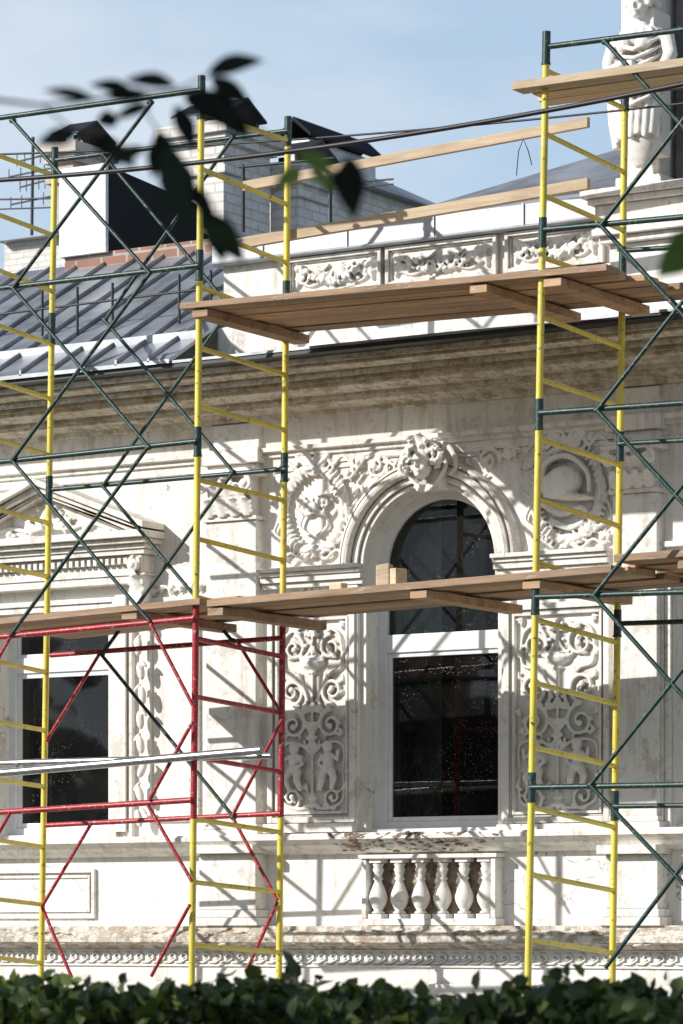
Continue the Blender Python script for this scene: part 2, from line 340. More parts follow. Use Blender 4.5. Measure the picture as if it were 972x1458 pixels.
def putto(b,cx,cz,s,y,m):
    b.blob((cx,y-.02,cz+.20*s),(.045*s,.045*s,.052*s)); b.blob((cx,y-.01,cz+.10*s),(.055*s,.05*s,.08*s)); b.blob((cx,y-.012,cz+.03*s),(.058*s,.055*s,.05*s))
    b.sweep([(cx+m*.04*s,y-.02,cz+.14*s),(cx+m*.09*s,y-.03,cz+.10*s),(cx+m*.10*s,y-.03,cz+.18*s)],[.024*s,.02*s,.015*s]); b.sweep([(cx-m*.04*s,y-.02,cz+.14*s),(cx-m*.08*s,y-.03,cz+.07*s),(cx-m*.03*s,y-.05,cz+.04*s)],[.024*s,.02*s,.015*s])
    b.sweep([(cx+m*.03*s,y-.02,cz+.02*s),(cx+m*.07*s,y-.05,cz-.04*s),(cx+m*.04*s,y-.03,cz-.13*s)],[.035*s,.03*s,.018*s]); b.sweep([(cx-m*.03*s,y-.02,cz+.02*s),(cx-m*.04*s,y-.05,cz-.06*s),(cx-m*.07*s,y-.03,cz-.14*s)],[.035*s,.03*s,.018*s])
def arabesque(name,x0,x1,z0,z1):
    b=B(); cx=(x0+x1)/2; hw=(x1-x0)/2; h=z1-z0; y=-.026
    for s in (-1,1):
        spiral(b,cx+s*hw*.55,z0+h*.86,hw*.33,1.4,s,math.pi/2,.016,y)
        spiral(b,cx+s*hw*.60,z0+h*.63,hw*.34,1.5,-s,-math.pi/2,.017,y)
        spiral(b,cx+s*hw*.55,z0+h*.455,hw*.36,1.5,s,math.pi/2,.017,y)
        spiral(b,cx+s*hw*.62,z0+h*.07,hw*.28,1.3,-s,-math.pi*.4,.015,y)
        curve(b,[(cx,z0+h*.40),(cx+s*hw*.28,z0+h*.50),(cx+s*hw*.18,z0+h*.60),(cx+s*hw*.5,z0+h*.72),(cx+s*hw*.85,z0+h*.76),(cx+s*hw*.8,z0+h*.92),(cx+s*hw*.3,z0+h*.97)],.018,.010,y)
        curve(b,[(cx,z0+h*.30),(cx+s*hw*.45,z0+h*.36),(cx+s*hw*.9,z0+h*.34),(cx+s*hw*.92,z0+h*.22)],.017,.010,y)
        curve(b,[(cx+s*hw*.1,z0+h*.02),(cx+s*hw*.5,z0+.02),(cx+s*hw*.9,z0+h*.06),(cx+s*hw*.9,z0+h*.2)],.015,.010,y)
        putto(b,cx+s*hw*.50,z0+h*.20,.95,y,s)
        for (u,v,rt) in ((.2,.78,.7),(.85,.68,-.5),(.9,.5,.5),(.15,.53,1.0),(.3,.27,.9),(.8,.40,.2),(.4,.93,1.2),(.85,.97,.8),(.15,.12,.4),(.9,.12,-.3),(.35,.70,.3),(.9,.8,.2)):
            for j in range(3):
                b.blob((cx+s*hw*u+s*.012*j,y-.004*j,z0+h*v+.012*j),(.010,.014,.034),s*(rt+j*.5-.5),8,5)
    b.sweep([(cx,y,z0+.01),(cx,y,z1-.03)],[.013,.010],8)
    b.lathe(cx,y+.01,z0+h*.72,[(.02,0),(.05,.01),(.03,.03),(.09,.06),(.11,.09),(.08,.115),(.10,.125)],16,ey=.6)
    palmette(b,cx,z0+h*.80,.12,y); palmette(b,cx,z0+h*.52,.10,y); palmette(b,cx,z0+h*.33,.09,y); palmette(b,cx,z0+h*.92,.07,y,5)
    palmette(b,cx,z0+h*.47,.08,y,5,math.pi+.3,2*math.pi-.3); face(b,cx,y,z0+h*.385,.045)
    b.lathe(cx,y+.01,z0+h*.02,[(.06,0),(.07,.02),(.03,.04),(.05,.07),(.03,.10)],14,ey=.6)
    b.box(x0-.005,x1+.005,-.008,.03,z0-.005,z1+.005)
    return b.obj(name,M_rel,house,remesh=.0062)
pf=B()
def panel(px0,px1,py0,py1,pr):
    x0,x1=X(px0),X(px1); z1,z0=Z(pr,py0),Z(pr,py1)
    pf.frame(x0,x1,z0,z1,.045,-.06,.01); pf.frame(x0+.045,x1-.045,z0+.045,z1-.045,.02,-.035,.01); pf.frame(x0+.065,x1-.065,z0+.065,z1-.065,.022,-.048,.01)
    return x0+.09,x1-.09,z0+.09,z1-.09
p1=panel(386,510,868,1172,448); arabesque('relief_panel',*p1)
p2=panel(722,872,858,1172,796); arabesque('relief_panel_mate',*p2)
pf.box(X(386),X(513),-.12,.01,Z(448,1186),Z(448,1173)); pf.box(X(718),X(874),-.12,.01,Z(796,1186),Z(796,1173))
# ---------------------------------------------------------------- pilasters
pil=B(); cap=B()
def pilaster(px0,px1,pr,pc0,pc1):
    x0,x1=X(px0,-.10),X(px1,-.10); c=(x0+x1)/2; wd=x1-x0
    zc1,zc0=Z(pr,pc0,-.1),Z(pr,pc1,-.1)
    pil.box(x0,x1,-.10,.01,zsill,zc0)
    pil.box(x0-.02,x1+.02,-.125,.01,zc0,zc0+.03); pil.box(x0-.04,x1+.04,-.14,.01,zsill,zsill+.05); pil.box(x0-.02,x1+.02,-.12,.01,zsill+.05,zsill+.09)
    hh=zc1-zc0-.09
    cap.box(x0+.03,x1-.03,-.12,.0,zc0+.03,zc1-.05)
    for k in range(4): acanthus(cap,x0+wd*(k+.5)/4,zc0+.03,wd*.24,hh*.5,-.13,.07)
    for k in range(3): acanthus(cap,x0+wd*(k+1)/4,zc0+.05+hh*.3,wd*.22,hh*.5,-.14,.08)
    for s in (-1,1):
        spiral(cap,c+s*wd*.42,zc1-.11,.06,1.5,-s,math.pi/2,.016,-.20,False)
        spiral(cap,c+s*wd*.13,zc1-.10,.035,1.3,s,math.pi/2,.011,-.18,False)
    cap.blob((c,-.20,zc1-.04),(.035,.03,.035)); cap.box(x0-.05,x1+.05,-.20,.0,zc1-.045,zc1-.01); cap.box(x0-.03,x1+.03,-.17,0,zc1-.01,zc1+.02)
    za,zb=Z(pr,1318,-.14),Z(pr,1206,-.14)
    pil.box(x0-.03,x1+.03,-.15,.01,za+.12,zb-.05); pil.box(x0-.07,x1+.07,-.19,.01,za,za+.06); pil.box(x0-.05,x1+.05,-.17,.01,za+.06,za+.12); pil.box(x0-.06,x1+.06,-.235,.01,zb-.05,zb+.015)
    z_c=zc1+.02
    pil.box(x0-.04,x1+.04,-.135,.01,z6(634,-.1),z6(613,-.1)+.003); pil.box(x0,x1,-.06,.01,z6(612,-.1),z6(574,-.1))
    pil.box(x0,x1,-.08,.01,min(z_c,z6(636,-.1)-.01),z6(634,-.1))
pilaster(293,364,330,672,742)
pilaster(872,935,905,632,702)
pilaster(-420,-350,-385,700,770)
pil.obj('pilasters',M_trim,house,bevel=.005); cap.obj('capitals',M_rel,house,remesh=.0075)
# ---------------------------------------------------------------- keystone, wreaths, swags
k=B(); kz=Z(612,660,-.1)
kx=X(610,-.14)
k.hexa([(kx-.10,-.16,kz-.20),(kx+.10,-.16,kz-.20),(kx+.10,0,kz-.20),(kx-.10,0,kz-.20),(kx-.16,-.20,kz+.14),(kx+.16,-.20,kz+.14),(kx+.16,0,kz+.14),(kx-.16,0,kz+.14)])
face(k,kx,-.24,kz-.02,.11)
for i in range(46):
    a=random.uniform(-.5,math.pi+.5); r=random.uniform(.10,.17)
    spiral(k,kx+math.cos(a)*r,kz+math.sin(a)*r,random.uniform(.018,.032),1.2,random.choice((-1,1)),random.uniform(0,6),.010,-.25+random.uniform(-.02,.05),False,9)
for s in (-1,1):
    acanthus(k,kx+s*.09,kz-.03,.07,.20,-.20,.07); curve(k,[(kx+s*.08,kz+.05),(kx+s*.17,kz-.02),(kx+s*.10,kz-.14),(kx,kz-.2)],.025,.012,-.18)
    curve(k,[(kx+s*.10,kz+.12),(kx+s*.20,kz+.08),(kx+s*.24,kz-.04),(kx+s*.18,kz-.10)],.03,.014,-.15)
acanthus(k,kx,kz+.05,.10,.16,-.24,.07); palmette(k,kx,kz-.16,.11,-.2,7,math.pi+.3,2*math.pi-.3)
k.obj('keystone_mask',M_rel,house,remesh=.0072)
def wreath(name,px,py,rx,rz,inner):
    b=B(); cx,cz=X(px),Z(px,py)
    for i in range(44):
        a=2*math.pi*i/44
        c=(cx+math.cos(a)*rx,-.035,cz+math.sin(a)*rz)
        for q in (-1,0,1):
            b.blob((c[0]+math.cos(a)*q*.03,-.05+abs(q)*.012+random.uniform(-.01,.01),c[2]+math.sin(a)*q*.03),(.013,.018,.040),-(a)+q*.5+random.uniform(-.3,.3),8,5)
    pts=[(cx+math.cos(2*math.pi*i/32)*rx,-.02,cz+math.sin(2*math.pi*i/32)*rz) for i in range(33)]; b.sweep(pts,[.033]*33,8)
    for s in (-1,1):
        curve(b,[(cx,cz+rz+.03),(cx+s*.10,cz+rz+.10),(cx+s*.17,cz+rz+.02),(cx+s*.26,cz+rz+.08),(cx+s*.36,cz+rz-.02)],.024,.010,-.035)
        curve(b,[(cx+s*.04,cz+rz+.02),(cx+s*.14,cz+rz+.10),(cx+s*.05,cz+rz+.13),(cx,cz+rz+.04)],.018,.014,-.05)
        curve(b,[(cx+s*rx*.8,cz-rz*.8),(cx+s*(rx+.08),cz-rz*.5),(cx+s*(rx+.04),cz-rz*.1),(cx+s*(rx+.12),cz+rz*.2)],.018,.009,-.03)
        curve(b,[(cx,cz-rz),(cx+s*.10,cz-rz-.06),(cx+s*.2,cz-rz),(cx+s*.28,cz-rz-.05)],.020,.008,-.03)
    if inner==0:
        for s in (-1,1):
            spiral(b,cx+s*.10,cz+.06,.065,1.4,s,0,.014,-.03); curve(b,[(cx+s*.02,cz-.2),(cx+s*.12,cz-.12),(cx+s*.08,cz-.02)],.014,.01,-.03)
        palmette(b,cx,cz-.04,.12,-.035)
    else:
        b.blob((cx-.02,-.08,cz+.08),(.16,.10,.12),.2,16,10); b.blob((cx+.02,-.07,cz-.02),(.22,.07,.03),-.1,14,8)
        curve(b,[(cx-.18,cz+.02),(cx-.16,cz+.22),(cx+.02,cz+.27),(cx+.18,cz+.15),(cx+.2,cz+.0)],.03,.016,-.09)
        curve(b,[(cx-.2,cz-.05),(cx-.05,cz-.14),(cx+.12,cz-.1),(cx+.2,cz-.22)],.03,.018,-.05); curve(b,[(cx-.14,cz-.18),(cx+.02,cz-.24),(cx+.14,cz-.2)],.03,.02,-.045)
    for (u,v,r,s) in ((-.30,.24,.05,1),(.30,.26,.055,-1),(-.27,-.30,.05,-1),(.28,-.32,.05,1),(.38,.12,.05,1)):
        spiral(b,cx+u,cz+v,r,1.3,s,random.uniform(0,6),.013,-.025)
    return b.obj(name,M_rel,house,remesh=.0072)
wreath('wreath_relief',450,727,.27,.31,0); wreath('wreath_relief_mate',812,705,.27,.33,1)
sp=B()
for s,px0,py0 in ((-1,540,665),(1,700,655)):
    cx,cz=X(px0),Z(px0,py0)
    spiral(sp,cx,cz,.085,1.5,s,0,.018,-.035); spiral(sp,cx+s*.16,cz+.05,.06,1.4,-s,2,.015,-.03)
    curve(sp,[(cx-s*.25,cz+.08),(cx-s*.1,cz+.08),(cx+s*.08,cz+.10),(cx+s*.26,cz+.06)],.02,.012,-.03)
    for i in range(10): sp.blob((cx+random.uniform(-.2,.25),-.03,cz+random.uniform(-.12,.12)),(.012,.014,.04),random.uniform(-1.5,1.5),8,5)
sp.obj('spandrel_scrolls',M_rel,house,remesh=.0075)
# ---------------------------------------------------------------- windows
pv=B(); gl=B()
yw=.17
x0,x1=aL,aR; fw=.075
zf=zsill+.02
pv.box(x0-.02,x0+fw,yw,yw+.07,zf,zsp); pv.box(x1-fw,x1+.02,yw,yw+.07,zf,zsp)
pv.arc(ac,zsp,[(ar-fw,yw),(ar+.02,yw),(ar+.02,yw+.07),(ar-fw,yw+.07)],0,math.pi,40)
zt0,zt1=Z(635,926,yw),Z(635,900,yw)
pv.box(x0+fw,x1-fw,yw-.003,yw+.073,zt0,zt1); pv.box(x0+fw,x1-fw,yw,yw+.07,zf,zf+.075)
pv.frame(x0+fw,x1-fw,zf+.075,zt0,.035,yw+.018,yw+.06)
pv.box(x0,x1,yw-.10,yw-.001,zf-.02,zf+.02)
gl.box(x0+fw,x1-fw,yw+.035,yw+.041,zf+.07,zt1)
m=40
pts=[(ac+(ar-fw+.01)*math.cos(math.pi*i/m),zsp+(ar-fw+.01)*math.sin(math.pi*i/m)) for i in range(m+1)]+[(ac-(ar-fw),zt1),(ac+(ar-fw),zt1)]
gl.add([(a,yw+.04,b_) for a,b_ in pts],[tuple(range(len(pts)))])
def rectwin(x0,x1,zb,zt,px):
    pv.box(x0-.02,x0+.07,yw,yw+.07,zb,zt); pv.box(x1-.07,x1+.02,yw,yw+.07,zb,zt); pv.box(x0+.07,x1-.07,yw,yw+.07,zt-.07,zt); pv.box(x0+.07,x1-.07,yw,yw+.07,zb,zb+.08)
    za,zc=Z(px,956,yw),Z(px,934,yw)
    pv.box(x0+.07,x1-.07,yw-.003,yw+.073,za,zc)
    pv.frame(x0+.07,x1-.07,zb+.08,za,.04,yw+.018,yw+.06); pv.frame(x0+.07,x1-.07,zc,zt-.07,.03,yw+.018,yw+.06)
    gl.box(x0+.07,x1-.07,yw+.035,yw+.041,zb+.05,zt-.05); pv.box(x0,x1,yw-.1,yw-.001,zb-.02,zb+.02)
for (a,b_) in ((lL,lR),(rL,rR),(X(-560),X(-400))): rectwin(a,b_,zsill+.02,zlt,100)
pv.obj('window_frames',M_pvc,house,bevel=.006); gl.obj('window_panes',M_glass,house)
cu=B()
def curtain(xa,xb,zb,zt,y=.55):
    n=60; vs=[]
    for i in range(n+1):
        t=i/n; xx=xa+(xb-xa)*t; yy=y+.03*math.sin(t*26)+.015*math.sin(t*61); vs+=[(xx,yy,zb),(xx,yy,zt)]
    cu.add(vs,[(2*i,2*i+2,2*i+3,2*i+1) for i in range(n)],True)
curtain(aL-.5,X(628,.55),zsill,zsp+.75); curtain(lL-.4,X(72,.55),zsill,zlt+.2)
cu.obj('curtains',M_curt,house)
hk=B(); hx=X(583,.38); zb=zsill+.03
hk.lathe(hx,.38,zb,[(.07,0),(.08,.04),(.075,.10),(.03,.16),(.02,.22),(.035,.25),(.02,.28),(.018,.40),(.05,.43),(.05,.46),(.018,.48),(.03,.55),(.015,.60),(.045,.66),(.02,.70),(.06,.74),(.012,.75),(.01,.80)],16)
hk.sweep([(hx,.38,zb+.45),(hx+.08,.38,zb+.50),(hx+.12,.38,zb+.30),(hx+.10,.38,zb+.05)],[.008]*4,6)
hk.obj('hookah',M_blk)
pf.obj('panel_frames',M_trim,house,bevel=.004)
# ---------------------------------------------------------------- left window surround + pediment
def pediment(cx,half,zbase):
    b=B(); Yp=-.30
    b.box(cx-half+.10,cx+half-.10,-.14,.01,zbase-.36,zbase-.14)
    b.box(cx-half+.07,cx+half-.07,-.18,.01,zbase-.14,zbase-.10); b.box(cx-half+.02,cx+half-.02,Yp+.05,.01,zbase-.06,zbase-.02); b.box(cx-half,cx+half,Yp,.01,zbase-.02,zbase+.035)
    b.box(cx-half+.05,cx+half-.05,-.20,.01,zbase-.10,zbase-.06)
    xx=cx-half+.12
    while xx<cx+half-.14: b.box(xx,xx+.035,-.19,-.14,zbase-.215,zbase-.165); xx+=.058
    b.box(cx-half+.08,cx+half-.08,-.155,.01,zbase-.30,zbase-.285)
    ph=.40
    for s in (-1,1):
        for (o,t,y) in ((0,.05,Yp),(.05,.05,Yp+.06),(.10,.03,Yp+.12)):
            z0_=zbase+.037; za=z0_; zt_=z0_+ph
            v=[(cx+s*(half-o*1.2),y,za+.06-o),(cx,y,zt_+.06-o),(cx,0,zt_+.06-o),(cx+s*(half-o*1.2),0,za+.06-o)]
            v2=[(p[0],p[1],p[2]-t) for p in v]
            v2[0]=(v2[0][0],v2[0][1],max(v2[0][2],z0_)); v2[3]=(v2[3][0],v2[3][1],max(v2[3][2],z0_))
            b.hexa(v2+v)
    b.add([(cx-half+.1,-.06,zbase+.03),(cx+half-.1,-.06,zbase+.03),(cx,-.06,zbase+ph)],[(0,1,2)])
    b.obj('window_pediment',M_trim,house,bevel=.004)
    o=B(); spiral(o,cx-.16,zbase+.14,.07,1.4,1,0,.018,-.09); spiral(o,cx+.16,zbase+.14,.07,1.4,-1,math.pi,.018,-.09); palmette(o,cx,zbase+.10,.20,-.10,7,th=.02); face(o,cx,-.13,zbase+.16,.07)
    for s in (-1,1): spiral(o,cx+s*.38,zbase+.10,.04,1.3,s,0,.013,-.08); curve(o,[(cx+s*.2,zbase+.1),(cx+s*.4,zbase+.14),(cx+s*.6,zbase+.07)],.02,.01,-.075)
    for s in (-1,1):
        x=cx+s*(half-.16)
        spiral(o,x,zbase-.22,.06,1.3,s,math.pi/2,.02,-.18,False); acanthus(o,x,zbase-.52,.13,.24,-.12,.09); o.box(x-.055,x+.055,-.16,0,zbase-.50,zbase-.14); o.blob((x,-.14,zbase-.56),(.05,.06,.07))
        for q in range(9):
            o.blob((x+random.uniform(-.02,.02),-.10,zbase-.66-q*.19),(.035,.03,.075),random.uniform(-.5,.5)); o.blob((x+.03*(-1)**q,-.10,zbase-.60-q*.19),(.015,.02,.05),.8*(-1)**q)
    o.obj('pediment_ornament',M_rel,house,remesh=.0085)
zpb=Z(80,768,-.3)
pediment(X(45,-.30),1.06,zpb)
sm=B()
for (a,b_) in ((lL,lR),(rL,rR)):
    for (o,wd,y) in ((.0,.05,-.03),(.05,.04,-.05),(.20,.04,-.05)):
        sm.box(a-o-wd,a-o,y,.01,zsill+.01,zlt+o+wd); sm.box(b_+o,b_+o+wd,y,.01,zsill+.01,zlt+o+wd); sm.box(a-o,b_+o,y,.01,zlt+o,zlt+o+wd)
    sm.box(b_+.092,b_+.198,-.075,.01,zsill+.05,zlt+.1); sm.box(a-.198,a-.092,-.075,.01,zsill+.05,zlt+.1)
x0,x1=X(-60),X(137); sm.frame(x0,x1,Z(60,1308),Z(60,1238),.03,-.03,.01); sm.frame(x0+.05,x1-.05,Z(60,1308)+.05,Z(60,1238)-.05,.02,-.02,.01)
x0,x1=X(212),X(285); sm.frame(x0,x1,Z(250,1170),Z(250,880),.03,-.03,.01)
sm.box(X(215),X(288),-.03,.01,Z(250,862),Z(250,850)); sm.box(X(385),X(872),-.02,.01,Z(615,655),Z(615,648))
sm.obj('window_surrounds',M_trim,house,bevel=.004)
lo=B()
for i in range(7):
    cx=X(205+i*14); spiral(lo,cx,Z(250,838),.035,1.3,(-1)**i,0,.012,-.02)
lo.obj('bay_band_ornament',M_rel,house,remesh=.008)
# ---------------------------------------------------------------- balustrade niche
bl=B(); bp=B()
x0,x1=X(527,-.06),X(704,-.06); zt_,zb_=Z(615,1222,-.06),Z(615,1308,-.06)
bp.box(x0-.04,x0,-.12,.01,zb_,zt_); bp.box(x1,x1+.04,-.12,.01,zb_,zt_); bp.box(x0-.06,x1+.06,-.14,.01,zt_,zt_+.03); bp.box(x0-.06,x1+.06,-.15,.01,zb_-.05,zb_)
bp.obj('balustrade_rails',M_trim,house,bevel=.005)
nb=B(); nb.box(x0,x1,-.004,.01,zb_,zt_); nb.obj('balustrade_back_panel',M_rub,house)  # thin dark brown panel on the wall behind the balusters
hh=zt_-zb_
for i in range(6):
    cx=x0+.07+(x1-x0-.14)*(i)/5
    bl.box(cx-.055,cx+.055,-.115,-.005,zb_,zb_+.035); bl.box(cx-.05,cx+.05,-.11,-.005,zt_-.03,zt_)
    q=[(.045,.035),(.05,.05),(.03,.065),(.045,.09),(.064,.13),(.070,.17),(.056,.22),(.036,.27),(.026,.30),(.040,.315),(.026,.33),(.034,.36),(.043,.385),(.033,.41),(.043,.425),(.043,.44)]
    sc_=(hh-.03)/.44
    bl.lathe(cx,-.06,zb_,[(r,z*sc_) for r,z in q],20)
bl.obj('balusters',M_rel,house)
# ---------------------------------------------------------------- parapet with swag panels
pa=B(); Yp=-.12
pxL=X(318,Yp); pxR=X(1400,Yp)
zpt=z6(318,Yp); zpb2=z6(472,Yp)
pa.box(pxL,pxR,Yp,.35,zpb2-.05,zpt)
pa.box(pxL-.02,pxR,Yp-.05,Yp,z6(432,Yp),zpb2-.02)
pa.box(pxL-.01,pxR,Yp-.025,Yp,z6(410,Yp),z6(400,Yp))
cen=[]
def swagpanel(a,b_):
    x0,x1=X(a,Yp),X(b_,Yp); z0,z1=z6(399,Yp),z6(341,Yp); pa.frame(x0,x1,z0+.003,z1-.003,.03,Yp-.045,Yp+.01); pa.frame(x0+.03,x1-.03,z0+.033,z1-.033,.012,Yp-.025,Yp+.01); cen.append((x0+.045,x1-.045,z0+.045,z1-.045))
for a,b_ in ((412,546),(552,710),(722,862),(1010,1150)): swagpanel(a,b_)
pa.obj('parapet',M_trim,house,bevel=.005)
sw=B()
for (x0,x1,z0,z1) in cen:
    c=(x0+x1)/2; hw=(x1-x0)/2; hz=z1-z0
    for i in range(26):
        t=i/25; a=x0+.06+(2*hw-.12)*t; zz=z1-.04-math.sin(math.pi*t)*hz*.5
        for q in range(3): sw.blob((a+random.uniform(-.012,.012),Yp-.035+random.uniform(-.015,.01),zz+random.uniform(-.02,.02)*(1+math.sin(math.pi*t))),(.013,.018,.024),random.uniform(-1,1),8,5)
    for s in (-1,1):
        curve(sw,[(c+s*.02,z0+.03),(c+s*hw*.3,z0+.05),(c+s*hw*.6,z0+.03),(c+s*hw*.95,z0+.10)],.014,.008,Yp-.02)
        spiral(sw,c+s*hw*.75,z0+.09,.045,1.3,s,0,.011,Yp-.02); curve(sw,[(c+s*.05,z1-.03),(c+s*hw*.3,z1-.07),(c+s*hw*.45,z1-.03)],.013,.008,Yp-.02)
        sw.blob((c+s*(hw-.05),Yp-.03,z1-.04),(.03,.03,.03)); sw.blob((c+s*(hw-.05),Yp-.02,z1-.12),(.016,.02,.07),s*.2)
    sw.box(x0-.005,x1+.005,Yp-.004,Yp+.01,z0-.005,z1+.005)
sw.obj('swag_reliefs',M_rel,house,remesh=.0075)
cp=B()
za_=z6(337,-.2)
cp.prof([(-.20,za_),(-.22,za_+.01),(-.20,za_+.03),(-.20,zpt+.06),(.45,zpt+.24),(.45,za_),(-.15,za_)],pxL-.05,X(862,Yp))
xx=pxL+.4
while xx<X(850,Yp):
    cp.box(xx,xx+.018,-.212,-.2,za_+.02,zpt+.065); xx+=.75
cp.obj('coping',M_coping,house)
# ---------------------------------------------------------------- roofs
rf=B()
zE=z6(474,-.78)+.01; zR=zE+1.35
xr=X(318,Yp)-.01
rf.hexa([(XL,-.83,zE-.02),(xr,-.83,zE-.02),(xr,1.6,zR-.02),(XL,1.6,zR-.02),(XL,-.83,zE+.01),(xr,-.83,zE+.01),(xr,1.6,zR+.01),(XL,1.6,zR+.01)])
rf.hexa([(XL,1.6,zR-.02),(XR,1.6,zR-.02),(XR,9,zR-1.2),(XL,9,zR-1.2),(XL,1.6,zR+.01),(XR,1.6,zR+.01),(XR,9,zR-1.18),(XL,9,zR-1.18)])
rf.hexa([(xr,.36,zpt-.4),(XR,.36,zpt-.4),(XR,1.6,zR-.02),(xr,1.6,zR-.02),(xr,.36,zpt-.36),(XR,.36,zpt-.36),(XR,1.6,zR+.01),(xr,1.6,zR+.01)])
x=XL+.1; sl=(zR-zE)/2.43
while x<xr-.05:
    rf.hexa([(x,-.83,zE),(x+.018,-.83,zE),(x+.018,1.6,zR),(x,1.6,zR),(x,-.83,zE+.045),(x+.018,-.83,zE+.045),(x+.018,1.6,zR+.045),(x,1.6,zR+.045)]); x+=.30
yk=-.45; zk=zE+sl*(yk+.83); rf.box(XL,xr,yk,yk+.03,zk,zk+.07)
rf.hexa([(xr,-.81,zE-.02),(XR,-.81,zE-.02),(XR,Yp,zE+.03),(xr,Yp,zE+.03),(xr,-.81,zE),(XR,-.81,zE),(XR,Yp,zE+.05),(xr,Yp,zE+.05)])
a,b_,c_,d_=P(600,296,1.0),P(905,262,1.0),P(905,205,2.6),P(860,218,2.6)
rf.add([a,b_,c_,d_,a-Vector((0,-.02,.04)),b_-Vector((0,-.02,.04)),c_-Vector((0,-.02,.04)),d_-Vector((0,-.02,.04))],[(0,1,2,3),(4,5,6,7),(0,3,7,4),(0,1,5,4)])
rf.obj('roof',M_roof,house)
rp=B()
for px in (60,110,160,255,300):
    p=P(px,462-px*.12,-.1); rp.tube(p-Vector((0,0,.2)),p+Vector((0,0,.22)),.012,6)
rp.tube(P(-60,455,-.1),P(315,408,-.1),.01,6); rp.obj('roof_snow_rail',M_blk,house)
bk=B(); bk.box(X(92,1.5),X(335,1.5),1.5,1.75,Z(200,395,1.5),Z(200,352,1.5)); bk.obj('brick_curb',M_brk,house)
db=B(); dx0,dx1=X(84,1.45),X(150,1.45); dz0,dz1=Z(120,362,1.45),Z(120,236,1.45)
db.box(dx0,dx1,1.45,1.49,dz0,dz1); db.obj('dormer_front',M_white,house)
db=B(); v=[(dx0,1.492,dz0),(dx1-.01,1.492,dz0),(dx1-.01,3.0,dz0),(dx0,3.0,dz0),(dx0,1.492,dz1-.01),(dx1-.01,1.492,dz1-.01),(dx1-.01,3.0,dz1-.12),(dx0,3.0,dz1-.12)]
db.hexa(v); db.obj('dormer_body',M_dark,house)
# ---------------------------------------------------------------- chimneys
def chimney(name,px0,px1,py0,py1,Y,dep,mat,caps=True):
    e=empty(name); b=B(); x0,x1=X(px0,Y),X(px1,Y); z1,z0=Z(px0,py0,Y),Z(px0,py1,Y)
    b.box(x0,x1,Y,Y+dep,z0,z1-.18); b.box(x0-.05,x1+.05,Y-.05,Y+dep+.05,z1-.18,z1-.10); b.box(x0-.10,x1+.10,Y-.10,Y+dep+.10,z1-.10,z1); b.box(x0-.04,x1+.04,Y-.04,Y+dep+.04,z0+(z1-z0)*.55,z0+(z1-z0)*.55+.07); b.obj('stack',mat,e)
    if caps:
        c=B(); x0+=.02; x1-=.02; Y0=Y+.1; d2=min(dep,.5); ym=Y0+d2/2; g=.10
        for s in (0,1):
            for xx in (x0,x1-.05): c.box(xx,xx+.05,Y0+s*(d2-.05),Y0+s*(d2-.05)+.05,z1,z1+g)
        for ya,yb2 in ((Y0-.06,ym),(Y0+d2+.06,ym)):
            c.hexa([(x0-.05,ya,z1+g),(x1+.05,ya,z1+g),(x1+.05,yb2,z1+g+.16),(x0-.05,yb2,z1+g+.16),(x0-.05,ya,z1+g+.02),(x1+.05,ya,z1+g+.02),(x1+.05,yb2,z1+g+.18),(x0-.05,yb2,z1+g+.18)])
        c.obj('cap',M_blk,e)
chimney('brick_chimney',72,104,208,330,5.0,.5,M_pbrk); chimney('brick_chimney',243,318,184,345,3.6,.75,M_wbrk)
chimney('brick_chimney',385,425,238,345,4.5,.5,M_wbrk)
bh=empty('background_house'); b=B(); Y=12
b.box(X(340,Y),X(470,Y),Y,Y+3,2,Z(400,262,Y)); b.box(X(-400,Y),X(60,Y),Y+6,Y+9,2,Z(0,345,Y+6)); b.box(X(160,Y),X(330,Y),Y+2,Y+5,2,Z(200,300,Y)); b.obj('walls',M_wbrk,bh)
b=B(); x0,x1=X(340,Y)-.15,X(470,Y)+.15; z0=Z(400,262,Y)
b.hexa([(x0,Y-.2,z0),(x1,Y-.2,z0),(x1,Y+3.2,z0),(x0,Y+3.2,z0),(x0+.3,Y+1,z0+.35),(x1-.6,Y+1,z0+.35),(x1-.6,Y+2,z0+.35),(x0+.3,Y+2,z0+.35)])
b.hexa([(X(-400,Y),Y+5.8,Z(0,348,Y+6)),(X(66,Y),Y+5.8,Z(0,348,Y+6)),(X(66,Y),Y+9,Z(0,348,Y+6)),(X(-400,Y),Y+9,Z(0,348,Y+6)),(X(-400,Y),Y+7.4,Z(0,318,Y+6)),(X(40,Y),Y+7.4,Z(0,318,Y+6)),(X(40,Y),Y+7.6,Z(0,318,Y+6)),(X(-400,Y),Y+7.6,Z(0,318,Y+6))])
b.obj('roof',M_coping,bh)
b=B(); xd0,xd1=X(408,Y-.25),X(440,Y-.25); b.box(xd0,xd1,Y-.25,Y+1.2,z0+.02,z0+.42); b.obj('dormer',M_white,bh)
b=B(); xm=(xd0+xd1)/2; b.hexa([(xd0-.08,Y-.35,z0+.42),(xm,Y-.35,z0+.62),(xm,Y+1.3,z0+.62),(xd0-.08,Y+1.3,z0+.42),(xd0-.08,Y-.35,z0+.46),(xm,Y-.35,z0+.67),(xm,Y+1.3,z0+.67),(xd0-.08,Y+1.3,z0+.46)]); b.hexa([(xm,Y-.35,z0+.62),(xd1+.08,Y-.35,z0+.42),(xd1+.08,Y+1.3,z0+.42),(xm,Y+1.3,z0+.62),(xm,Y-.35,z0+.67),(xd1+.08,Y-.35,z0+.46),(xd1+.08,Y+1.3,z0+.46),(xm,Y+1.3,z0+.67)])
b.box(xd0+.12,xd1-.12,Y-.265,Y-.25,z0+.1,z0+.38)
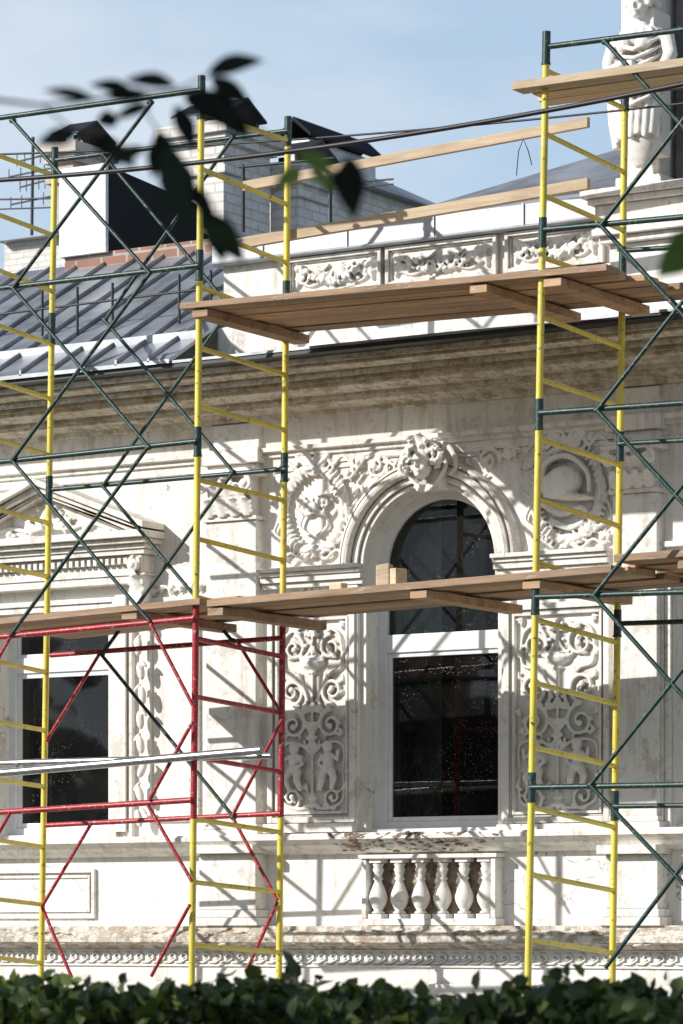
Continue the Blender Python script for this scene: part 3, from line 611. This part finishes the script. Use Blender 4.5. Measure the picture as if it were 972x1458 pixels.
b.box(X(455,Y),X(463,Y),Y-.03,Y,z0-.9,z0-.3); b.box(X(365,Y),X(380,Y),Y-.03,Y,z0-.9,z0-.3); b.obj('windows',M_dark,bh)
b=B()
for px in (346,408,470): b.tube(P(px,330,3.0),P(px,235,3.0),.018,6)
b.tube(P(340,238,3.0),P(475,225,3.0),.012,6); b.obj('roof_hatch_frame',M_blk,house)
b=B(); Y=14
m0=P(45,335,Y); m1=P(47,195,Y); b.tube(m0,m1,.022,6)
for py,hw_ in ((225,.25),(245,.38),(262,.2),(285,.35)):
    p=P(46,py,Y); b.tube(p-Vector((hw_,0,.02)),p+Vector((hw_,0,.02)),.012,6)
    for q in range(5):
        r=p+Vector((-hw_+2*hw_*q/4,0,0)); b.tube(r-Vector((0,0,.08)),r+Vector((0,0,.08)),.007,5)
b.obj('tv_antenna_mast',M_blk)
# ---------------------------------------------------------------- right attic pier, tower
at=B(); Ya=-.30
xa0=X(868,Ya); zA1=Z(900,345,Ya)
at.box(xa0,X(1400,Ya),Ya,.6,zpb2-.04,zA1)
at.box(xa0-.05,X(1400,Ya),Ya-.06,.65,zA1,zA1+.05); at.box(xa0-.09,X(1400,Ya),Ya-.11,.7,zA1+.05,zA1+.10)
xp0,xp1=X(884,-.15),X(938,-.15); zP=Z(900,-140,-.15)
at.box(xp0-.12,xp1+.9,Ya-.02,.55,zA1+.10,Z(900,292,-.2)); at.box(xp0-.16,xp1+.94,Ya-.06,.58,Z(900,292,-.2),Z(900,283,-.2)); at.box(xp0-.2,xp1+.98,Ya-.1,.6,Z(900,283,-.2),Z(900,272,-.2))
at.box(xp0,xp1,-.15,.5,Z(900,272,-.2),zP); at.box(xp0-.03,xp1+.03,-.18,.52,Z(900,272,-.2),Z(900,250,-.2))
at.obj('attic_pier',M_trim,house,bevel=.006)
tw=B(); tw.box(xp1+.02,xp1+2.6,.05,2.4,zA1,zP+.5)
for i in range(7): tw.box(xp1+.06+i*.3,xp1+.12+i*.3,-.0,.05,Z(900,262,.0),zP+.4)
tw.obj('attic_tower',M_slate,house)
# ---------------------------------------------------------------- statue
st=B(); sx=X(908,-.45); sy=-.40; zb=Z(910,196,-.42); Hh=(Z(910,-18,-.42)-zb)
def rip(t,z): return .13*math.sin(8*t+z*2)*(1 if z<Hh*.5 else .25)+.05*math.sin(15*t+z*9)
q=[(.15,0),(.165,.02),(.165,.10),(.165,.22),(.175,.34),(.185,.44),(.175,.52),(.135,.60),(.145,.68),(.18,.75),(.20,.80),(.17,.85),(.07,.88),(.055,.93),(.055,.96)]
sc_=Hh/1.19
st.lathe(sx,sy,zb,[(r*sc_,z*sc_) for r,z in q],64,rip,.72)
hz=zb+1.05*sc_
face(st,sx-.01,sy-.02,hz,.115*sc_)
for i in range(38):
    a=random.uniform(-.2,math.pi+.2); r=.105*sc_; st.blob((sx+math.cos(a)*r*.9,sy+random.uniform(-.05,.09),hz+.02+math.sin(a)*r),(.028,.035,.028))
st.blob((sx,sy+.08,hz+.02),(.10,.10,.10))
def arm(pts,r): st.sweep(pts,r,10)
arm([(sx-.19,sy,zb+.80*sc_),(sx-.235,sy-.03,zb+.62*sc_),(sx-.17,sy-.17,zb+.50*sc_),(sx-.03,sy-.19,zb+.56*sc_)],[.062,.052,.042,.030])
arm([(sx+.19,sy,zb+.80*sc_),(sx+.25,sy-.04,zb+.62*sc_),(sx+.21,sy-.14,zb+.42*sc_),(sx+.15,sy-.17,zb+.34*sc_)],[.062,.052,.042,.030])
for kx_,kz_ in ((-.02,.565),(.14,.33)):
    for f in range(4): st.sweep([(sx+kx_+f*.006,sy-.19,zb+kz_*sc_-f*.012),(sx+kx_+.05,sy-.20,zb+kz_*sc_-f*.014),(sx+kx_+.06,sy-.17,zb+kz_*sc_-.01-f*.014)],[.010,.009,.007],6)
for s in (-1,1): st.blob((sx+s*.075,sy-.115,zb+.715*sc_),(.062,.055,.06))
for j in range(7):
    z=zb+(.74-.07*j)*sc_
    st.sweep([(sx-.2+.01*j,sy-.02,z+.03),(sx-.1,sy-.135,z-.03-.01*j),(sx+.03,sy-.16,z-.07),(sx+.13,sy-.13,z-.03),(sx+.2,sy-.0,z+.05)],[.014,.018,.020,.016,.012],8)
for j in range(9):
    a=-2.9+j*.31
    st.sweep([(sx+math.cos(a)*.16,sy+math.sin(a)*.12,zb+.46*sc_),(sx+math.cos(a+.1)*.17,sy+math.sin(a+.1)*.13,zb+.25*sc_),(sx+math.cos(a)*.165,sy+math.sin(a)*.125,zb-.02+.02*(j%2))],[.012,.022,.022],8)
st.sweep([(sx-.20,sy+.02,zb+.62*sc_),(sx-.22,sy,zb+.40*sc_),(sx-.20,sy,zb+.15*sc_),(sx-.19,sy,zb-.06)],[.03,.05,.055,.03],10)
st.lathe(sx,sy+.02,zb-.20,[(.05,0),(.09,.05),(.13,.12),(.15,.17),(.15,.20)],24,None,.8)
st.box(sx-.1,sx+.1,sy,-.14,zb-.1,zb+.9)
st.obj('caryatid_statue',M_rel,None,remesh=.0085)
# ---------------------------------------------------------------- scaffolding
scf=empty('scaffolding'); Yr=-1.05; Yf=-2.17
yb,gb,rb,jb=B(),B(),B(),B()
BD={'y':yb,'g':gb,'r':rb}
def lin(a,b,py):
    t=(py-a[1])/(b[1]-a[1]); return (a[0]+(b[0]-a[0])*t,py)
def post(top,bot,Y,segs):
    for (p0,p1,c) in segs:
        a=P(*lin(top,bot,p0),Y); b_=P(*lin(top,bot,p1),Y)
        if p1>=1369 : b_=a+(b_-a)*((a.z-.02)/(a.z-b_.z))
        BD[c].tube(a,b_,.0275 if c=='g' else .0235,14)
        if c=='g': jb.tube(b_+(a-b_)*.02,b_+(a-b_)*.02-Vector((0,0,.015)),.031,12)
A=((78,210),(58,1400)); Bp=((287,108),(273,1380)); Cp=((410,166),(397,1380)); Dp=((778,45),(752,1370)); Ep=((890,120),(872,1370))
post(*A,Yr,[(210,252,'g'),(252,446,'y'),(446,488,'g'),(488,678,'y'),(678,716,'g'),(716,1400,'y')])
post((-42,150),(-60,1400),Yf,[(150,190,'g'),(190,1400,'y')])
post(*Bp,Yf,[(108,168,'g'),(168,356,'y'),(356,398,'g'),(398,608,'y'),(608,648,'g'),(648,862,'y'),(862,1166,'r'),(1166,1380,'y')])
post(*Cp,Yr,[(166,206,'g'),(206,400,'y'),(400,440,'g'),(440,645,'y'),(645,684,'g'),(684,885,'y'),(885,1163,'r'),(1163,1380,'y')])
post(*Dp,Yf,[(45,90,'g'),(90,310,'y'),(310,350,'g'),(350,568,'y'),(568,610,'g'),(610,830,'y'),(830,873,'g'),(873,1100,'y'),(1100,1140,'g'),(1140,1370,'y')])
post(*Ep,Yr,[(120,156,'g'),(156,352,'y'),(352,392,'g'),(392,615,'y'),(615,655,'g'),(655,868,'y'),(868,905,'g'),(905,1126,'y'),(1126,1166,'g'),(1166,1370,'y')])
post((1290,0),(1262,1370),Yf,[(0,40,'g'),(40,1370,'y')]); post((1395,60),(1370,1370),Yr,[(60,100,'g'),(100,1370,'y')])
def rungs(F_,R_,lst):
    for it in lst:
        a=P(*lin(*F_,it[0]),Yf); b_=P(*lin(*R_,it[1]),Yr); BD[it[2] if len(it)>2 else 'y'].tube(a,b_,.0175,10)
rungs(Dp,Ep,[(100,155),(190,245),(278,328),(366,406),(451,495),(540,578),(625,662),(711,749),(800,838),(882,915),(972,1003),(1064,1091),(1149,1178),(1245,1268),(1338,1357)])
rungs(Bp,Cp,[(160,200),(240,291),(326,374),(408,455),(495,534),(578,612),(683,713),(767,798),(850,882),(909,935,'r'),(992,1015,'r'),(1078,1099,'r'),(1166,1185),(1256,1270),(1346,1356)])
Af=((-42,150),(-60,1400))
rungs(Af,A,[(207,250),(290,335),(368,415),(448,490),(530,568),(612,648),(712,745),(795,821),(932,957),(1018,1040),(1102,1120),(1188,1206),(1274,1288),(1357,1371)])
def tb(c,p,q,Y,r=.012,n=8): BD[c].tube(P(p[0],p[1],Y),P(q[0],q[1],Y),r,n)
yf2=Yf-.035; yr2=Yr-.035
for p,q in (((-45,174),(287,128)),((-48,416),(283,378)),((-50,663),(280,628)),((783,66),(1290,2)),((775,327),(1285,280)),((768,588),(1280,552)),((763,850),(1275,832)),((756,1121),(1270,1112))): tb('g',p,q,yf2,.0195)
for p,q in (((80,228),(410,186)),((75,697),(407,668)),((890,133),(1395,75)),((884,357),(1392,325)),((880,632),(1385,605)),((876,888),(1380,872)),((872,1148),(1375,1142))): tb('g',p,q,yr2,.0175)
for p,q in (((-54,912),(277,880)),((-56,1160),(273,1139))): tb('r',p,q,yf2,.021)
for p,q in (((72,933),(405,908)),((66,1175),(400,1158))): tb('r',p,q,yr2,.019)
y3=Yf-.06; y4=Yr-.06
for p,q in (((18,172),(212,388)),((216,146),(18,410)),((18,410),(212,637)),((214,388),(16,657)),((18,657),(214,886)),((210,637),(14,906))): tb('g',p,q,y3,.0145)
for p,q in (((148,222),(330,440)),((332,195),(150,455)),((148,455),(332,672)),((328,440),(146,692)),((146,692),(330,912)),((332,672),(146,930)),((144,932),(332,1163))): tb('g',p,q,y4,.0145)
for p,q in (((862,60),(1075,292)),((856,320),(1080,32)),((856,322),(1070,555)),((850,584),(1075,298)),((850,584),(1066,818)),((845,848),(1070,570)),((845,848),(1062,1092)),((841,1117),(1066,836)),((841,1119),(1060,1350)),((862,1378),(1062,1112))): tb('g',p,q,y3,.0155)
for p,q in (((985,628),(1200,370)),((880,355),(1180,640)),((982,884),(1190,640))): tb('g',p,q,y4)
for p,q in (((214,888),(277,1010)),((274,1028),(212,1140)),((210,1146),(273,1255)),((270,1288),(215,1390)),((14,908),(-50,1020)),((14,1158),(-50,1270))): tb('r',p,q,y3,.0135)
for p,q in (((142,930),(66,1055)),((337,912),(402,1018)),((402,1024),(330,1163)),((130,1172),(60,1290)),((60,1292),(102,1392)),((332,1166),(395,1282)),((395,1284),(350,1384))): tb('r',p,q,y4,.0135)
for px,py in ((18,172),(214,146),(18,410),(212,388),(18,657),(211,637),(862,60),(856,321),(850,584),(845,848),(841,1118)): jb.blob(P(px,py,y3+.01),(.03,.025,.02))
for px,py in ((148,222),(331,195),(149,455),(330,440),(147,692),(331,672),(145,931),(332,1164),(331,912)): jb.blob(P(px,py,y4+.01),(.028,.025,.02))
for b_,n_,m_ in ((yb,'yellow_frames',M_yel),(gb,'green_braces',M_grn),(rb,'red_braces',M_red),(jb,'couplers',M_grn)): b_.obj(n_,m_,scf)
b=B()
for px,Y in ((58,Yr),(273,Yf),(397,Yr),(752,Yf),(872,Yr)):
    x=X(px,Y); b.box(x-.08,x+.08,Y-.08,Y+.08,0.105,.12)
b.obj('base_plates',M_blk,scf)
def plank(b,pa,pb,y0,y1,th=.045,tw=0):
    xa,za=pa; xb,zb_=pb
    b.hexa([(xa,y0,za),(xb,y0,zb_),(xb,y1,zb_+tw),(xa,y1,za-tw),(xa,y0,za+th),(xb,y0,zb_+th),(xb,y1,zb_+th+tw),(xa,y1,za+th-tw)])
DK={}
def deck(name,pl,pr_,battens,nP=6,y0=Yf-.08,y1=Yr+.10,th=.048,mat=M_wood):
    e=empty(name); b=B(); W=(y1-y0)/nP
    a=P(pl[0],pl[1],y0); c=P(pr_[0],pr_[1],y0)
    for i in range(nP):
        ja,jc=random.uniform(-.18,.12),random.uniform(-.10,.16); jz=random.uniform(-.012,.010)
        if i==0: ja=jc=0
        sl=(c.z-a.z)/(c.x-a.x)
        plank(b,(a.x+ja,a.z+jz+sl*ja),(c.x+jc,c.z+jz+sl*jc+random.uniform(-.008,.008)),y0+W*i+random.uniform(.004,.018),y0+W*(i+1)-random.uniform(.004,.018),th*random.uniform(.85,1.1),random.uniform(-.004,.004))
    b.obj('boards',mat,e,bevel=.003)
    b=B()
    for px,L in battens:
        x=X(px,y0+.2); t=(x-a.x)/(c.x-a.x); z=a.z+(c.z-a.z)*t
        b.hexa([(x-.05,y0+.04,z-.07),(x+.08,y0+.04,z-.07),(x+.08,y1+L,z-.075),(x-.05,y1+L,z-.075),(x-.05,y0+.04,z-.016),(x+.08,y0+.04,z-.016),(x+.08,y1+L,z-.016),(x-.05,y1+L,z-.016)])
    b.obj('battens',mat,e,bevel=.003)
    return lambda x:a.z+(c.z-a.z)*(x-a.x)/(c.x-a.x)+th+.006
deck('plank_walkway',(254,438),(862,384),[(300,.05),(695,.05),(800,.0)])
zdeck=deck('plank_walkway',(292,862),(868,812),[(322,.08),(610,.05),(770,.05)])
deck('plank_walkway',(-60,892),(282,856),[(200,.0)],nP=4)
deck('plank_walkway',(872,800),(1300,770),[(990,.0)],nP=4,y0=Yf+.1)
deck('plank_walkway',(727,128),(1200,62),[],nP=3,y0=Yf-.10,y1=Yf+.45,th=.06,mat=M_wood2)
b=B()
for px,s,rz,hh_ in ((548,.05,.2,.15),(567,.04,-.3,.11),(482,.05,.1,.05)):
    x=X(px,-2.0); zz=zdeck(x); cs,sn=math.cos(rz),math.sin(rz); vv=[]
    for dz in (0,hh_):
        for dx,dy in ((-s,-.05),(s,-.06),(s*.9,.05),(-s*1.1,.05)): vv.append((x+dx*cs-dy*sn,-2.0+dx*sn+dy*cs,zz+dz*random.uniform(.9,1.1)))
    b.hexa(vv)
b.obj('timber_offcuts',M_wood2,bevel=.008)
def rail(name,p,q,Y,h=.075,t=.03,mat=M_wood2):
    a=P(*p,Y); c=P(*q,Y); b=B(); b.hexa([(a.x,Y,a.z-h),(c.x,Y,c.z-h),(c.x,Y+t,c.z-h),(a.x,Y+t,a.z-h),(a.x,Y,a.z),(c.x,Y,c.z),(c.x,Y+t,c.z),(a.x,Y+t,a.z)]); b.obj(name,mat,None,bevel=.003)
rail('guard_rail_board',(345,258),(836,166),Yr+.04,.07,.04); rail('guard_rail_board',(345,338),(836,253),Yr+.04,.075,.05)
b=B(); ya=Yf-.11
b.tube(P(-60,1106,ya),P(372,1068,ya),.030,12); b.tube(P(-60,1088,ya+.12),P(386,1076,ya+.12),.022,12)
for px in (20,110,200,290,360):
    b.tube(P(px,1099-px*.083,ya),P(px+8,1086-px*.03,ya+.12),.012,8)
b.obj('aluminium_ladder',M_alu)
def cable(name,p,q,Y,r,sag):
    a,c=P(*p,Y),P(*q,Y); pts=[a.lerp(c,i/30)-Vector((0,0,sag*4*(i/30)*(1-i/30))) for i in range(31)]; b=B(); b.sweep(pts,[r]*31,6); b.obj(name,M_cable)
cable('overhead_cable',(-100,262),(1100,92),-3.2,.016,.12); cable('overhead_cable',(-100,222),(1100,132),-.9,.008,.08)
cable('overhead_cable',(-100,285),(560,255),8,.010,.05); cable('overhead_cable',(-100,300),(560,262),8,.008,.05)
b=B(); pts=[P(735,250,-.2),P(738,215,-.2),P(745,198,-.2),P(752,215,-.2),P(757,235,-.2)]; b.sweep(pts,[.004]*5,5); b.obj('loose_wire',M_cable)
# ---------------------------------------------------------------- ground
g=B(); g.add([(-600,-600,0),(600,-600,0),(600,600,0),(-600,600,0)],[(0,1,2,3)]); g.obj('ground',M_ground)
g=B(); g.box(XL,XR,-3.6,-.125,.0,.10); g.obj('pavement',M_pave)
# ---------------------------------------------------------------- hedge & tree
def leafcloud(name,pos,nrm_bias,L,mat,parent=None,wr=.55):
    n=len(pos); d=rng.normal(size=(n,3)); d/=np.linalg.norm(d,axis=1)[:,None]
    nr=rng.normal(size=(n,3))+nrm_bias; nr-= (nr*d).sum(1)[:,None]*d; nr/=np.linalg.norm(nr,axis=1)[:,None]
    a=np.cross(d,nr); Ls=L*rng.uniform(.6,1.3,n)[:,None]; Wd=Ls*wr*.5
    v=np.stack([pos,pos+d*Ls*.28+a*Wd*.85+nr*Wd*.3,pos+d*Ls*.62+a*Wd*.8+nr*Wd*.3,pos+d*Ls,pos+d*Ls*.62-a*Wd*.8+nr*Wd*.3,pos+d*Ls*.28-a*Wd*.85+nr*Wd*.3],1).reshape(-1,3)
    i=np.arange(n)[:,None]*6
    f=np.stack([i+0,i+1,i+2,i+3,i+0,i+3,i+4,i+5],1).reshape(-1,4)
    me=bpy.data.meshes.new(name); me.vertices.add(len(v)); me.vertices.foreach_set('co',v.ravel()); me.loops.add(f.size); me.loops.foreach_set('vertex_index',f.ravel().astype(np.int32)); me.polygons.add(len(f)); me.polygons.foreach_set('loop_start',(np.arange(len(f))*4).astype(np.int32)); me.polygons.foreach_set('loop_total',np.full(len(f),4,dtype=np.int32))
    me.materials.append(mat); me.update(calc_edges=True); me.validate()
    o=bpy.data.objects.new(name,me); scene.collection.objects.link(o); o.parent=parent; return o
hg=empty('hedge'); Yh=-12.8; xh=CX-(D+Yh)*math.tan(TH)
n=26000
hx=rng.uniform(xh-4.0,xh+4.0,n); hy=Yh+rng.uniform(-.45,.45,n)
topz=1.425+.03*np.sin(hx*5.1)+.025*np.sin(hx*11.3+1)+.02*np.sin(hx*23+hy*7)+.02*rng.normal(size=n)
dep=rng.exponential(.16,n); hz_=np.maximum(topz-dep,.1)
leafcloud('leaves',np.stack([hx,hy,hz_],1),np.array([-.3,-.5,.5]),.064,M_hedge,hg,.85)
b=B(); b.box(xh-4.0,xh+4.0,Yh-.32,Yh+.32,0,1.2); b.obj('dark_core_box',M_bark,hg)  # solid dark box filling the hedge body behind the leaves
tr=empty('tree')
toh=Vector((tosun.x,tosun.y,0)).normalized()
tc_=CAM+FWD*6.6+toh*8.5
n=9500
u=rng.normal(size=(n,3)); u/=np.linalg.norm(u,axis=1)[:,None]; r=rng.uniform(.2,1,n)**.5
loc=u*r[:,None]*np.array([6.2,3.0,2.0]); loc+=.5*np.sin(loc[:,[1,2,0]]*1.9)
pos=np.array(tc_)[None,:]*np.array([1,1,0])+loc[:,[1]]*np.array(RIGHT)+loc[:,[0]]*np.array(FWD)+np.stack([np.zeros(n),np.zeros(n),6.3+loc[:,2]],1)
leafcloud('shading_crown',pos,np.array([0,0,.3]),.20,M_leafd,tr,.7)  # crown added out of view, set sunward to shade branch and hedge
t0=Vector((tc_.x,tc_.y,0)); b=B()
b.sweep([t0,t0+Vector((.05,0,2)),t0+Vector((.1,.1,4.5)),t0+Vector((.3,.3,7))],[.22,.18,.14,.05],14)
for i in range(9):
    a=i*.75; s0=t0+Vector((.1,.1,3.8+i*.3)); b.sweep([s0,s0+Vector((math.cos(a)*1.5,math.sin(a)*1.5,.9)),s0+Vector((math.cos(a)*3.2,math.sin(a)*3.2,1.7))],[.08,.05,.02],8)
dd=5.0
b.sweep([t0+Vector((.1,.1,3.6)),PD(-4500,-250,4.9),PD(-2000,-100,4.8),PD(-500,80,4.8),PD(-150,125,4.9),PD(60,150,dd),PD(190,135,dd),PD(290,128,dd),PD(335,180,dd)],[.06,.04,.02,.010,.005,.0025,.0025,.002,.0015],6)
for pl in ([(190,135),(235,200),(262,260),(300,310)],[(60,150),(110,190),(150,205)],[(240,132),(300,105)],[(300,140),(380,190),(430,228),(497,228)]):
    b.sweep([PD(x_,y_,dd) for x_,y_ in pl],[.0016]*len(pl),5)
b.sweep([PD(1800,100,5.1),PD(1300,180,5.1),PD(1100,260,5.1),PD(1000,330,5.1)],[.01,.006,.004,.002],6)
b.obj('trunk_and_branches',M_bark,tr)
lf=B(); lg=B()
def LF(b,px,py,ang,Lp,wr=.42,d=dd):
    a=math.radians(ang); d3=(RIGHT*math.cos(a)+UP*math.sin(a)+FWD*random.uniform(-.25,.25)); nr=(-FWD+RIGHT*random.uniform(-.35,.35)+UP*random.uniform(-.2,.5))
    L=Lp/F*d; b.leaf(PD(px,py,d+random.uniform(-.1,.1)),d3,nr,L,L*wr)
for it in ((295,105,12,86,.40),(300,110,-35,70),(250,122,172,74,.34),(190,132,165,66,.34),(135,140,170,75,.22),(168,168,200,34,.85),(262,135,-32,118,.42),(285,128,-48,100,.42),(300,145,-40,74,.46),
    (225,185,-75,75,.45),(240,205,-82,135,.34),(232,195,-110,60,.5),(262,262,-50,72,.4),(288,300,-55,96,.46),(300,300,-75,80,.42),(110,190,195,60,.45),(130,200,-20,70,.4),(150,205,-35,55,.45),(205,210,-150,60,.4),(250,150,-70,70,.45),(240,225,-60,80,.5),(180,140,140,30,.5),(150,138,5,70,.3),(215,150,-160,60,.35)):
    LF(lf,*it)
for it in ((497,222,-85,90,.5),(485,240,-120,45,.4)): LF(lf,*it)
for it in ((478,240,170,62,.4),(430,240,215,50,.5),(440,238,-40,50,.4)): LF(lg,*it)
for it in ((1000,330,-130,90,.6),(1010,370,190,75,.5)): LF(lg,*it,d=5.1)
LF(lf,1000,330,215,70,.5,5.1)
lf.obj('near_leaves',M_leafd,tr); lg.obj('near_sun_toned_leaves',M_leafg,tr)  # shaded and sunlit look comes from the two leaf colours
n=9000; ax=rng.uniform(-75,25,n); hh_=6.5+2.0*np.sin(ax*.35)+1.4*np.sin(ax*.9+2)
pos=np.stack([ax,-58+rng.uniform(-3,3,n),rng.uniform(0,1,n)**.8*hh_],1)
leafcloud('reflection_tree_row',pos,np.array([0,.3,.3]),1.3,M_far,None,.8)  # unseen tree row added behind the camera to darken glass reflections
# ---------------------------------------------------------------- light
sd=bpy.data.lights.new('sun','SUN'); sd.energy=5.0; sd.angle=math.radians(.5); sd.color=(1,.975,.935)
so=bpy.data.objects.new('sun',sd); scene.collection.objects.link(so); so.rotation_euler=tosun.to_track_quat('Z','Y').to_euler(); so.location=(-10,-20,30)
wd=bpy.data.worlds.new('World'); scene.world=wd; wd.use_nodes=True; nt=wd.node_tree
bg=nt.nodes['Background']; sky=nt.nodes.new('ShaderNodeTexSky'); sky.sky_type='NISHITA'; sky.sun_disc=False; sky.sun_elevation=EL; sky.sun_rotation=math.atan2(tosun.x,tosun.y); sky.air_density=1.0; sky.dust_density=1.0
tc=nt.nodes.new('ShaderNodeTexCoord'); mp=nt.nodes.new('ShaderNodeMapping'); mp.inputs['Scale'].default_value=(3,3,9); ns=nt.nodes.new('ShaderNodeTexNoise'); ns.inputs['Scale'].default_value=1.6; ns.inputs['Detail'].default_value=6; ns.inputs['Roughness'].default_value=.5
nt.links.new(tc.outputs['Generated'],mp.inputs[0]); nt.links.new(mp.outputs[0],ns.inputs['Vector'])
sx_=nt.nodes.new('ShaderNodeSeparateXYZ'); nt.links.new(tc.outputs['Generated'],sx_.inputs[0])
el=ramp(nt,sx_.outputs[2],[(.0,.9),(.16,.86),(.28,.74),(.5,.0)])
fac=mix(nt,1.0,ramp(nt,ns.outputs['Fac'],[(.42,0.0),(.68,.85)]),ramp(nt,sx_.outputs[2],[(.3,1.0),(.6,.1)]),'MULTIPLY')
hz=mix(nt,el,sky.outputs[0],(5.4,7.1,9.1))
c=mix(nt,fac,hz,(8.2,8.7,9.3)); nt.links.new(c,bg.inputs[0]); bg.inputs[1].default_value=.10
# ---------------------------------------------------------------- camera
cd=bpy.data.cameras.new('camera'); cam=bpy.data.objects.new('camera',cd); scene.collection.objects.link(cam); scene.camera=cam
cam.location=CAM; cam.rotation_euler=(math.radians(90),0,TH)
cd.sensor_fit='VERTICAL'; cd.sensor_height=36; cd.lens=F/1458*36; cd.shift_y=(HY-729)/1458
cd.clip_end=3000; cd.dof.use_dof=True; cd.dof.focus_distance=25.5; cd.dof.aperture_fstop=6.3
scene.view_settings.view_transform='Standard'; scene.view_settings.look='None'; scene.view_settings.exposure=0
